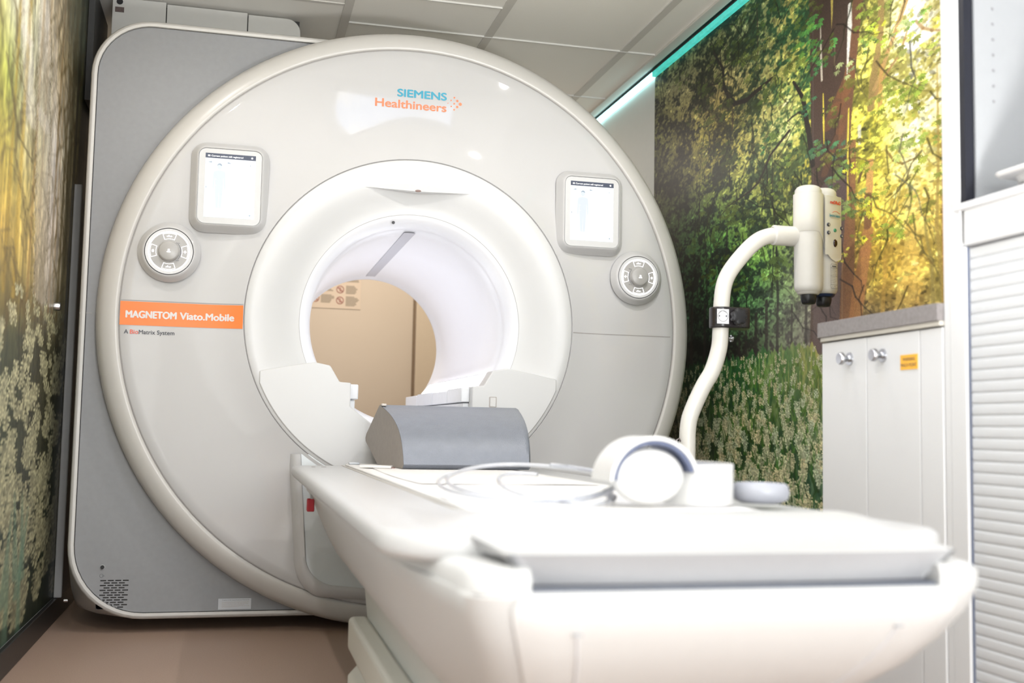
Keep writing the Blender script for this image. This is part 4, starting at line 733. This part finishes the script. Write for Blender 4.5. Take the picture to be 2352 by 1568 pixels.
# =====================================================================
# things on the table
# =====================================================================
# grey wedge-shaped positioning cushion
gl = mat('grey_cushion_vinyl', (.20, .215, .25), .34, noise=.05, nscale=30, bump=.6, bscale=260)
gs = mat('taupe_cushion_side', (.30, .265, .235), .5, noise=.06, nscale=60, bump=.3, bscale=300)
x0c, x1c = -.118, .262
prof = [(-.635, .5775), (-.648, .59)]+[(-.648+.10*t+.235*t**3.2, .59+.172*t**.82) for t in np.linspace(.12, 1, 12)]+[(-.298, .767), (-.28, .765), (-.075, .672), (-.062, .66), (-.066, .648), (-.262, .582), (-.275, .5775)]
cs_ = thing('positioning_cushion', 'grey vinyl positioning wedge with taupe end standing on the table before the bore', 'cushion', (.07, -.5, .5775))
n = len(prof)
def sk_(x, y): return x-.075*(y+.64) if x < .1 else x+.13*(y+.64)*(1 if y < -.3 else max(0, 1-(y+.3)*4))
rings = [[(sk_(x, y), y, z) for y, z in prof] for x in (x0c, x0c+.01, x1c-.014, x1c-.004)]
rings.append([(sk_(x1c+.004, y), y+(-.40-y)*.05, z+(.66-z)*.05) for y, z in prof])
MB().loft(rings, cap=False).add(rings[-1], [tuple(range(n))]).build('vinyl_body', gl, cs_, smooth=50)
MB().add([(sk_(x0c-.0006, y), y, z) for y, z in prof], [tuple(range(n))]).build('end_face', gs, cs_, smooth=0)['label'] = 'matt taupe end face'
MB().box(-.143, -.128, -.325, -.300, .763, .7705).build('corner_tab', mat('tab_pale', (.6, .55, .5), .5, noise=.02), cs_, smooth=0, bevel=.002)

# headphones lying at the foot end
hp = thing('headphones', 'white patient headphones with a wide band lying at the foot of the table', 'headphones', (.12, -2.14, .577))
hpm = mat('headphone_white', (.66, .655, .64), .3, noise=.01); hpi = mat('headphone_inner_blue', (.10, .12, .20), .6, noise=.05)
def cup(cx, cy, cz, r_, dep, rot, name, m, lab=None):
    mb = MB().lathe([(0, -dep), (r_*.6, -dep*.97), (r_*.86, -dep*.8), (r_*.97, -dep*.45), (r_, 0), (r_*.98, dep*.2), (r_*.8, dep*.35), (0, dep*.36)], (0, 0, 0), 'y', 48); R3 = Matrix.Rotation(rot, 3, 'Z')
    mb.v = [tuple(R3 @ Vector((v[0], v[1], v[2]*.72))+Vector((cx, cy, cz))) for v in mb.v]; o = mb.build(name, m, hp, smooth=50)
    if lab: o['label'] = lab
    return o
c1 = cup(.056, -2.125, .6255, .0640, .024, .12, 'ear_cup', hpm)
def strip(pts2, w0, w1, th, name, m):
    rr_ = []
    for i, (x, z) in enumerate(pts2):
        a = pts2[max(0, i-1)]; b_ = pts2[min(len(pts2)-1, i+1)]; d = Vector((b_[0]-a[0], b_[1]-a[1])).normalized(); nx_, nz_ = -d.y*th, d.x*th
        rr_.append([(x, w0, z), (x, w1, z), (x+nx_, w1, z+nz_), (x+nx_, w0, z+nz_)])
    return MB().loft(rr_).build(name, m, hp, smooth=50, bevel=.001)
strip([(.062+.0705*math.cos(t), .6125+.0705*math.sin(t)) for t in np.linspace(PI*.97, PI*.10, 28)], -2.148, -2.06, -.006, 'head_pad', hpi)
strip([(.062+.0775*math.cos(t), .6125+.0775*math.sin(t)) for t in np.linspace(PI*.98, PI*.08, 28)], -2.150, -2.055, -.0065, 'head_band', hpm)
# the broad loop standing on edge and the second cup
lp = [(.168+.080*math.cos(t), -1.99+.145*math.sin(t)) for t in np.linspace(-PI*.80, PI*.80, 44)]
rr_ = []
for i, (x, y) in enumerate(lp):
    ux, uy = (x-.168)/.080, (y+1.99)/.145; l = math.hypot(ux, uy); ux /= l; uy /= l
    rr_.append([(x, y, .5785), (x, y, .6455), (x-ux*.005, y-uy*.005, .6455), (x-ux*.005, y-uy*.005, .5785)])
MB().loft(rr_).build('side_loop', hpm, hp, smooth=50, bevel=.001)
rr_ = [[(.168+(x-.168)*.92, -1.99+(y+1.99)*.955, .58), (.168+(x-.168)*.92, -1.99+(y+1.99)*.955, .6425), (.168+(x-.168)*.89, -1.99+(y+1.99)*.93, .6425), (.168+(x-.168)*.89, -1.99+(y+1.99)*.93, .58)] for x, y in lp]
MB().loft(rr_).build('loop_lining', hpi, hp, smooth=50)
mb = MB().lathe([(.0, .0), (.034, .0), (.046, .006), (.050, .018), (.047, .030), (.042, .034), (.030, .022), (0, .020)], (.290, -2.06, .5785), 'z', 40); mb.build('ear_cup', mat('headphone_grey', (.36, .37, .41), .35, noise=.02), hp, smooth=50)['label'] = 'greyish second ear cup lying flat'
# clear tubing coil
tubm = mat('clear_tubing', (.86, .88, .93), .08, trans=.9, ior=1.38, noise=.01)
tu = thing('tubing_coil', 'loosely coiled clear plastic tubing lying on the table top', 'tubing', (-.07, -1.93, .576))
pts = []
for k in range(150):
    t = k/149; a = t*2*PI*1.75+2.4; rx = .150+.010*math.sin(2*a+1)-.018*t; ry = .25+.02*math.sin(2*a)
    pts.append((-.085+rx*math.cos(a)+.01*t, -1.90+ry*math.sin(a), .5835+.020*(1+math.sin(a+.4))+.006*t))
MB().tube(pts, .0036, 12).build('outer_loops', tubm, tu, smooth=60)
pts = [(-.055+.085*math.cos(a)*(1+.1*math.sin(2*a)), -1.95+.22*math.sin(a), .5835+.014*(1+math.sin(a))) for a in np.linspace(1.2, 6.0, 60)]
MB().tube(pts, .0036, 12).build('inner_loop', tubm, tu, smooth=60)
MB().tube([(pts[-1][0], pts[-1][1], pts[-1][2]), (pts[-1][0]+.012, pts[-1][1]-.02, .583)], .007, 12).build('end_fitting', mat('tube_fitting_grey', (.45, .45, .47), .4, noise=.03), tu)
# =====================================================================
# contrast injector on its curved pole
# =====================================================================
YI = -.9
ij = thing('contrast_injector', 'ivory twin injector head on a bent floor pole in front of the forest wallpaper', 'injector', (.65, YI, 0))
pl = [(.65, .04), (.65, .35), (.652, .636), (.655, .72), (.671, .77), (.701, .831), (.728, .876), (.748, .938), (.753, .994), (.755, 1.058), (.763, 1.123), (.785, 1.17), (.833, 1.228), (.872, 1.262), (.908, 1.277), (.940, 1.281), (.975, 1.283)]
def cr_(P_, n=8):
    out = []; Q = [P_[0]]+P_+[P_[-1]]
    for i in range(1, len(Q)-2):
        for k in range(n):
            t = k/n; out.append(tuple(.5*((2*Q[i][j])+(-Q[i-1][j]+Q[i+1][j])*t+(2*Q[i-1][j]-5*Q[i][j]+4*Q[i+1][j]-Q[i+2][j])*t*t+(-Q[i-1][j]+3*Q[i][j]-3*Q[i+1][j]+Q[i+2][j])*t**3) for j in (0, 1)))
    return out+[P_[-1]]
path = [(x, YI, z) for x, z in cr_(pl)]
MB().tube(path, .0232, 28).build('pole', injm, ij, smooth=60)

m_ = MB().lathe([(.0232, .0), (.0295, .004), (.0295, .1)], (.916, YI, 1.280), 'x', 32); m_.build('collar', injm, ij, smooth=40)
# five-foot base
for k in range(5):
    a = 2*PI*k/5+.3; r_ = .27
    b_ = MB().tube([(.65, YI, .085), (.65+r_*.5*math.cos(a), YI+r_*.5*math.sin(a), .075), (.65+r_*math.cos(a), YI+r_*math.sin(a), .058)], [.022, .019, .014], 12).build('base_leg', injm, ij, smooth=50)
    MB().lathe([(0, -.011), (.026, -.011), (.028, -.006), (.028, .006), (.026, .011), (0, .011)], (.65+r_*math.cos(a), YI+r_*math.sin(a), .0285), 'y', 24).build('caster', black, b_, smooth=40)
# head: two fused cylinders, turned to the right
RH = Matrix.Rotation(math.radians(20), 3, 'Z'); HC = Vector((1.058, YI, 0))
def lobes(g_=0, n=18, blend=True, dx=.033):
    # outline of two overlapping circles (local x,y), front = -y
    r_ = .0425-g_; pts = []
    for s_ in (-1, 1):
        cx = s_*dx; a_in = math.acos(max(-1, min(1, dx/r_))) if r_ > dx else .3
        a_in *= .98
        if s_ == -1: A_ = np.linspace(a_in, 2*PI-a_in, n)
        else: A_ = np.linspace(PI+a_in, 3*PI-a_in, n)
        pts += [(cx+r_*math.cos(t), r_*math.sin(t)) for t in A_]
    return pts
def hv(p_, z): v = RH @ Vector((p_[0], p_[1], 0)); return (HC.x+v.x, HC.y+v.y, z)
def smoothlobes(g_):
    P_ = lobes(g_); n = len(P_); Q = []
    for i in range(n):
        a = Vector(P_[i-1]); b_ = Vector(P_[i]); c_ = Vector(P_[(i+1) % n]); Q.append(tuple((a+2*b_+c_)/4))
    return Q
hb = MB().loft([[hv(p_, z) for p_ in smoothlobes(g_)] for z, g_ in [(1.112, .012), (1.115, .006), (1.124, .001), (1.135, 0), (1.405, 0)]]).build('head_body', injm, ij, smooth=50)
MB().loft([[hv(p_, z) for p_ in smoothlobes(g_)] for z, g_ in [(1.405, .0022), (1.418, .003), (1.426, .008), (1.430, .016)]]).build('head_cap', injm, hb, smooth=50)
# overlaid upper fascia: slightly proud skin whose lower edge sweeps in an arc
P_ = smoothlobes(-.0022); n = len(P_); top = []; bot = []
def zlow(p_):
    lx, ly = p_
    t = (lx+.075)/.15; base = 1.292-.085*max(0, min(1, (t-.25)/.45))**1.2
    if t > .70: base = 1.207+.5*(t-.74)**2*1.2+.0
    return base if ly < .02 else 1.275
m_ = MB(); vs = []
for p_ in P_: vs += [hv(p_, 1.4045), hv(p_, 1.34), hv(p_, zlow(p_)), hv((p_[0]*.975, p_[1]*.96), zlow(p_)-.002)]
fs = []
for i in range(n):
    j = (i+1) % n
    for k in range(3): fs.append((4*i+k, 4*i+k+1, 4*j+k+1, 4*j+k))
m_.add(vs, fs); m_.build('control_fascia', mat('fascia_ivory', (.70, .675, .61), .4, noise=.01), hb, smooth=50)
# flat control face between lobes (front) carrying marks
def front(lx, z, ly=-.0449): v = RH @ Vector((lx, ly, 0)); return Vector((HC.x+v.x, HC.y+v.y, z))
fpz = MB()
pl_ = [(-.007, -.0405), (.003, -.0440), (.060, -.0452), (.073, -.034)]
vs = []
for (lx, ly) in pl_: vs += [tuple(front(lx, 1.402, ly)), tuple(front(lx, 1.225, ly))]
vs2 = [tuple(front(.014, 1.214, -.0446)), tuple(front(.036, 1.207, -.0450)), tuple(front(.058, 1.216, -.0445))]
fpz.add(vs, [(0, 1, 3, 2), (2, 3, 5, 4), (4, 5, 7, 6)]).add([vs[3], vs2[0], vs2[1], vs2[2], vs[5]], [(0, 1, 2, 3, 4)])
fc = fpz.build('control_face', MAT['fascia_ivory'], ij, smooth=50)
def htext(s_, lx, z, w_, h_, m, bold=0, shear=0, name='fascia_text', ly=-.0462):
    o = text(s_, name, 0, 0, w_, h_, 0, m, None or fc, bold, shear=shear)
    me = o.data; nn = len(me.vertices)
    for v in me.vertices: q = front(lx+v.co.x, z+v.co.z, ly+v.co.y); v.co = q
    me.update(); return o
redi = mat('injector_red', hexc('e8502e'), .4, noise=.03); tei = mat('injector_teal', hexc('2f93a8'), .4, noise=.03); grn = mat('green_button', (.05, .28, .16), .3, noise=.05)
htext('meDRaD', .010, 1.378, .046, .0095, redi, .06)
htext('Spectris Solaris', .006, 1.3395, .046, .008, tei, .03, .3)
htext('EP', .054, 1.3395, .009, .0075, greym, 0, .3)
htext('MR INJECTION SYSTEM', .012, 1.3335, .036, .0028, greym)
arcm = MB(); ap = [front(.020+.034*t, 1.352+.005*math.sin(PI*min(1, t*1.15)), -.0462) for t in np.linspace(0, 1, 14)]; arcm.tube(ap, .0006, 6); arcm.build('logo_arc', redi, fc)
def btn(lx, z, r_, m, name, icon=None):
    mb = MB().lathe([(0, -.002), (r_*.85, -.002), (r_, -.0005), (r_, .001)], (0, 0, 0), 'y', 24)
    mb.v = [tuple(front(lx, z, -.0455)+(RH @ Vector((v[0], v[1], 0)))+Vector((0, 0, v[2]))) for v in mb.v]; o = mb.build(name, m, fc, smooth=40)
    if icon:
        s_ = 1 if icon == 'up' else -1; q = [(0, .62), (-.5, 0), (-.18, 0), (-.18, -.6), (.18, -.6), (.18, 0), (.5, 0)]
        a = [front(lx, z, -.0455)+(RH @ Vector((x*r_, -.0023, 0)))+Vector((0, 0, s_*zz*r_)) for x, zz in q]; MB().add([tuple(p_) for p_ in a], [tuple(range(7))]).build('arrow', mat('arrow_white', (.75, .75, .75), .4, noise=.02), o, smooth=0)
    return o
nb = mat('navy_button', (.012, .018, .04), .3, noise=.1)
for lx in (.003, .0605):
    btn(lx, 1.314 if lx < .01 else 1.309, .0058, nb, 'arrow_button', 'up'); btn(lx, 1.2905 if lx < .01 else 1.286, .0058, nb, 'arrow_button', 'down')
btn(.0315, 1.300, .0055, grn, 'start_button')
m_ = MB().lathe([(0, -.003), (.006, -.003), (.008, 0)], (0, 0, 0), 'y', 24); m_.v = [tuple(front(.0320, 1.262, -.0455)+(RH @ Vector((v[0], v[1], 0)))+Vector((0, 0, v[2]*1.45))) for v in m_.v]; m_.build('indicator_window', mat('dark_red_lens', (.03, .008, .005), .08, noise=.1), fc, smooth=40)
# warning label lower right lobe
LX0, LX1 = .012, .042
def lab_line(z, w_=1): return MB().add([tuple(front(LX0, z, -.0448)), tuple(front(LX1, z, -.0448)), tuple(front(LX1, z+.0012, -.0448)), tuple(front(LX0, z+.0012, -.0448))], [(0, 1, 2, 3)])
wl = MB()
fr_o = rrect(LX0, LX1, 1.118+.008, 1.203-.004, .004, 4); fr_i = rrect(LX0+.0009, LX1-.0009, 1.1269, 1.1981, .0034, 4); nn = len(fr_o)
wl.add([tuple(front(x, z, -.0448)) for x, z in fr_o]+[tuple(front(x, z, -.0448)) for x, z in fr_i], [(i, (i+1) % nn, nn+(i+1) % nn, nn+i) for i in range(nn)])
for z in (1.187, 1.163, 1.1375): wl.add([tuple(front(LX0, z, -.0448)), tuple(front(LX1, z, -.0448)), tuple(front(LX1, z+.0009, -.0448)), tuple(front(LX0, z+.0009, -.0448))], [(0, 1, 2, 3)])

wlo = wl.build('warning_label', inkm, ij, smooth=0)
def ltxt(s_, x, z, w_, h_, bold=0): 
    o = text(s_, 'label_text', 0, 0, w_, h_, 0, inkm, wlo, bold)
    for v in o.data.vertices: v.co = front(x+v.co.x, z+v.co.z, -.0449+v.co.y)
    o.data.update()
ltxt('WARNING', LX0+.006, 1.1900, .019, .0045, .03)
for k, s_ in enumerate(['Air injection risk.', 'Embolism can result', 'in injury or death.', 'See operators manual.']): ltxt(s_, LX0+.003, 1.1825-.0052*k, [.017, .022, .018, .023][k], .0024)
for k, s_ in enumerate(['Expel all air from', 'syringe and path.', 'Observe syringe for', 'air indicators.']): ltxt(s_, LX0+.003, 1.1585-.0052*k, [.017, .018, .022, .018][k], .0024)
ltxt('Air  Fluid', LX0+.005, 1.1322, .017, .0028); ltxt('Use only sterile syringes', LX0+.003, 1.1283, .023, .0020)
# two black syringe knobs underneath
for s_, zt in ((-1, 1.112), (1, 1.110)):
    v = RH @ Vector((s_*.033, 0, 0)); cx, cy = HC.x+v.x, HC.y+v.y
    MB().lathe([(.034, 0), (.031, -.006), (.028, -.008), (0, -.008)], (cx, cy, zt+.003), 'z', 40).build('syringe_flange', injm if s_ < 0 else mat('navy_flange', (.01, .025, .08), .3, noise=.05), hb, smooth=40)
    rk = []
    for z, r_, w_ in [(zt-.005, .0235, 0), (zt-.014, .0245, .02), (zt-.024, .0235, .06), (zt-.031, .0205, .08), (zt-.033, .016, .05)]:
        rk.append([(cx+r_*(1-w_+w_*math.cos(6*t))*math.cos(t), cy+r_*(1-w_+w_*math.cos(6*t))*math.sin(t), z) for t in np.linspace(0, 2*PI, 61)[:-1]])
    MB().loft(rk).build('syringe_knob', black, hb, smooth=50)
# clamp on the pole
cz0, cz1 = .998, 1.058
out = [(.754-.0335*math.cos(t), YI-.0335*math.sin(t)) for t in np.linspace(-.6, .5*PI, 12)]+[(.812, YI-.034), (.830, YI-.03), (.838, YI-.015), (.852, YI+.03), (.845, YI+.045), (.76, YI+.045)]
ck = MB().prism(out, cz0, cz1, 'z').build('pole_clamp', mat('clamp_black', (.016, .013, .014), .25, noise=.1), ij, smooth=40, bevel=.004); ck['label'] = 'black clamp with star knob and white dial sticker'
st_ = MB().box(.726, .7625, YI-.0352, YI-.0342, 1.008, 1.050).build('dial_sticker', mat('sticker_bright_white', (.75, .75, .76), .4, noise=.01), ck, smooth=0)
MB().lathe([(.0150, 0), (.0160, 0)], (.744, YI-.0356, 1.030), 'y', 36).lathe([(.0118, 0), (.0126, 0)], (.744, YI-.0356, 1.032), 'y', 24, .35*PI*.6, .9*PI*.55).lathe([(.0118, 0), (.0126, 0)], (.744, YI-.0356, 1.032), 'y', 24, .6*PI, .9*PI).box(.7315, .7345, YI-.0357, YI-.0355, 1.0275, 1.0325).box(.7525, .7560, YI-.0357, YI-.0355, 1.0275, 1.0325).build('dial_print', inkm, st_, smooth=0)
rk = [[(.786+r_*(1+.10*math.cos(7*t))*math.cos(t), y, 1.0285+r_*(1+.10*math.cos(7*t))*math.sin(t)) for t in np.linspace(0, 2*PI, 85)[:-1]] for y, r_ in [(YI-.034, .018), (YI-.040, .0215), (YI-.054, .0225), (YI-.060, .0205), (YI-.061, .015)]]
MB().loft(rk).build('star_knob', black, ck, smooth=50)
m_ = MB().lathe([(.006, 0), (.006, .008), (.010, .008), (.010, .013), (0, .014)], (.777, YI, .970), 'x', 20); m_.build('pole_button', chrome, ij, smooth=40)
MB().tube([(.630, YI-.004, .672), (.622, YI-.012, .680), (.614, YI-.016, .676), (.607, YI-.018, .655), (.600, YI-.018, .62)], .0022, 8).build('wire_hook', mat('hook_metal', (.25, .22, .22), .35, .8, noise=.05), ij, smooth=50)

# =====================================================================
# cabinets on the right
# =====================================================================
bc = thing('base_cabinet', 'white low cabinet with two knobbed doors under the grey worktop', 'cabinet', (1.0, -1.62, 0))
MB().box(.815, XR-.001, -1.860, -1.386, .0, .9235).build('carcass', cabm, bc, smooth=0)
knobm = mat('knob_satin_metal', (.50, .51, .53), .28, 1, noise=.03)
for y1, y0, ky in ((-1.3875, -1.5815, -1.513), (-1.5845, -1.7825, -1.648)):
    d = MB().box(.797, .8145, y0, y1, .10, .921).build('door', cabm, bc, smooth=30, bevel=.0015)
    MB().lathe([(.0, -.030), (.0125, -.0295), (.0145, -.026), (.0145, -.021), (.008, -.014), (.006, -.006), (.009, -.001), (.013, 0)], (.797, ky, .876), 'x', 36).build('knob', knobm, d, smooth=40)
    MB().lathe([(0, 0), (.0155, 0), (.015, -.003), (.0, -.0035)], (.797, ky-.0, .876), 'x', 36).build('knob_rose', knobm, d, smooth=40)
MB().box(.797, .8145, -1.860, -1.7855, .10, .921).build('filler_strip', cabm, bc, smooth=30, bevel=.0015)
ws = MB().box(.7955, .7968, -1.777, -1.716, .840, .872).build('warning_sticker', mat('sticker_amber', hexc('f5b53c'), .5, noise=.02), bc, smooth=0)
text('WARNING', 'sticker_text', -1.7245, .8585, .045, .0075, .795, inkm, ws, .0, facing='-x'); text('PINCH POINT', 'sticker_text', -1.7185, .8460, .0565, .0075, .795, inkm, ws, .0, facing='-x')
wt = MB().prism(rrect(.785, XR-.003, -1.861, -1.364, [.001, .001, .001, .03], 6), .934, .970, 'z').build('worktop', mat('worktop_grey_stone', (.235, .215, .21), .5, noise=.12, nscale=120), smooth=30, bevel=.002)
tag(wt, 'dark grey stone-look worktop on the low white cabinet', 'worktop')
e_ = MB().prism(rrect(.790, XR-.003, -1.861, -1.369, [.001, .001, .001, .03], 6), .9240, .934, 'z').build('underside_edge', mat('worktop_edge_cream', (.55, .52, .46), .5, noise=.02), wt, smooth=30, bevel=.002); e_['label'] = 'cream underside edge'

tc_ = thing('tall_cabinet', 'tall white cabinet with closed roller shutter below an open shelf', 'cabinet', (1.0, -2.4, 0))
Y0, Y1 = -3.05, -1.863
MB().box(.80, XR-.001, Y1-.0005-.017, Y1-.0005, 0, H-.013).build('side_panel', cabm, tc_, smooth=0)
MB().box(.80, .818, -1.9295, Y1-.018, 0, 1.0755).box(.80, .818, -1.917, Y1-.018, 1.0755, H-.013).build('front_stile', cabm, tc_, smooth=30, bevel=.0015)
MB().box(.80, .818, Y0, -1.9295, 1.0785, 1.150).build('cross_rail', cabm, tc_, smooth=30, bevel=.0015)
MB().box(.793, .82, Y0, -1.905, 1.150, 1.1635).build('shelf_lip', cabm, tc_, smooth=30, bevel=.002)
MB().box(.8205, 1.20, Y0, -1.940, 1.145, 1.1630).build('shelf_board', cabm, tc_, smooth=0)
MB().box(.802, .822, -1.9335, -1.9175, 1.1645, H-.014).build('shutter_guide', mat('black_guide', (.006, .007, .014), .5, noise=.1), tc_, smooth=0)['label'] = 'narrow black guide beside the open shelf'
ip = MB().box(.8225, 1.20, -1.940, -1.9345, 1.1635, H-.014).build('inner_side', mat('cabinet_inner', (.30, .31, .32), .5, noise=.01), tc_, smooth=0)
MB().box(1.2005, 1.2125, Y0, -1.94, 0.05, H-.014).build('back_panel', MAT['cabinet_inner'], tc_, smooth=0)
for k in range(14): MB().lathe([(0, .0), (.0022, 0), (.0035, -.0004)], (.8655, -1.9402, 1.3735+.032*k), 'y', 14).build('shelf_pin_hole', mat('hole_grey', (.22, .22, .23), .5, noise=.05), ip, smooth=0)
m_ = MB(); z = .075; pitch = .0222; k = 0
prof_ = []
while z < 1.072:
    prof_ += [(.8135, z), (.8105, z+.003), (.8095, z+pitch*.5), (.8105, z+pitch-.0035), (.8135, z+pitch-.0008)]; z += pitch
vs = [(x, -1.9300, zz) for x, zz in prof_]+[(x, Y0, zz) for x, zz in prof_]; n = len(prof_)
m_.add(vs, [(i, i+1, n+i+1, n+i) for i in range(n-1)]); m_.build('roller_shutter', mat('shutter_white', (.62, .63, .64), .4, noise=.01), tc_, smooth=25)
MB().box(.806, .8095, -1.9325, -1.9295, .06, 1.0755).build('shutter_seal', mat('seal_blue_grey', (.10, .12, .18), .5, noise=.1), tc_, smooth=0)
# white tray on the open shelf
ty = thing('plastic_tray', 'white plastic tray with a wide rim on the open shelf of the tall cabinet', 'tray', (.95, -2.2, 1.164))
trm = mat('tray_white', (.72, .70, .68), .35, noise=.01)
MB().loft([[(x, y, z) for x, y in rrect(.86-g_, 1.10+g_, -2.40-g_, -2.04+g_, .02, 5)] for z, g_ in [(1.1645, 0), (1.185, .012), (1.1855, .02)]]).build('tray_body', trm, ty, smooth=40)
MB().loft([[(x, y, z) for x, y in rrect(.86-g_, 1.10+g_, -2.40-g_, -2.04+g_, .03, 5)] for z, g_ in [(1.186, .02), (1.199, .024), (1.2, .046), (1.205, .05), (1.208, .048)]]).build('rim', trm, ty, smooth=40)

# =====================================================================
# cable duct boxes above the side housing
# =====================================================================
cdx = [(-1.115, -.9165), (-.9125, -.6055), (-.6015, -.396)]
cd = thing('service_duct', 'row of pale grey duct covers on top of the scanner housing under the ceiling', 'duct', (-.75, .75, 2.08))
for i, (a, b_) in enumerate(cdx):
    zt = [2.343, 2.336, 2.330][i]
    pp = rrect(a, b_, 2.079, zt, [.001, .001, .055 if i == 2 else .001, .001], 8)
    MB().prism(pp, .60, .93, 'y').build('duct_cover', ductm, cd, smooth=30, bevel=.001)
MB().box(-1.113, -.40, .606, .92, 2.08, 2.325).build('duct_core', dark, cd, smooth=0)
MB().lathe([(0, 0), (.012, 0)], (-1.089, .598, 2.327), 'y', 24).build('duct_hole', black, cd, smooth=0)
MB().box(-1.105, -1.072, .597, .5995, 2.285, 2.305).build('small_plate', mat('brown_plate', (.10, .07, .065), .5, noise=.2, nscale=200), cd, smooth=0)
MB().box(XL+.003, -1.165, .50, .9, 1.9, H-.02).build('side_bracket', mat('bracket_grey', (.05, .05, .05), .5, noise=.05), cd, smooth=0)
bpy.context.view_layer.update()
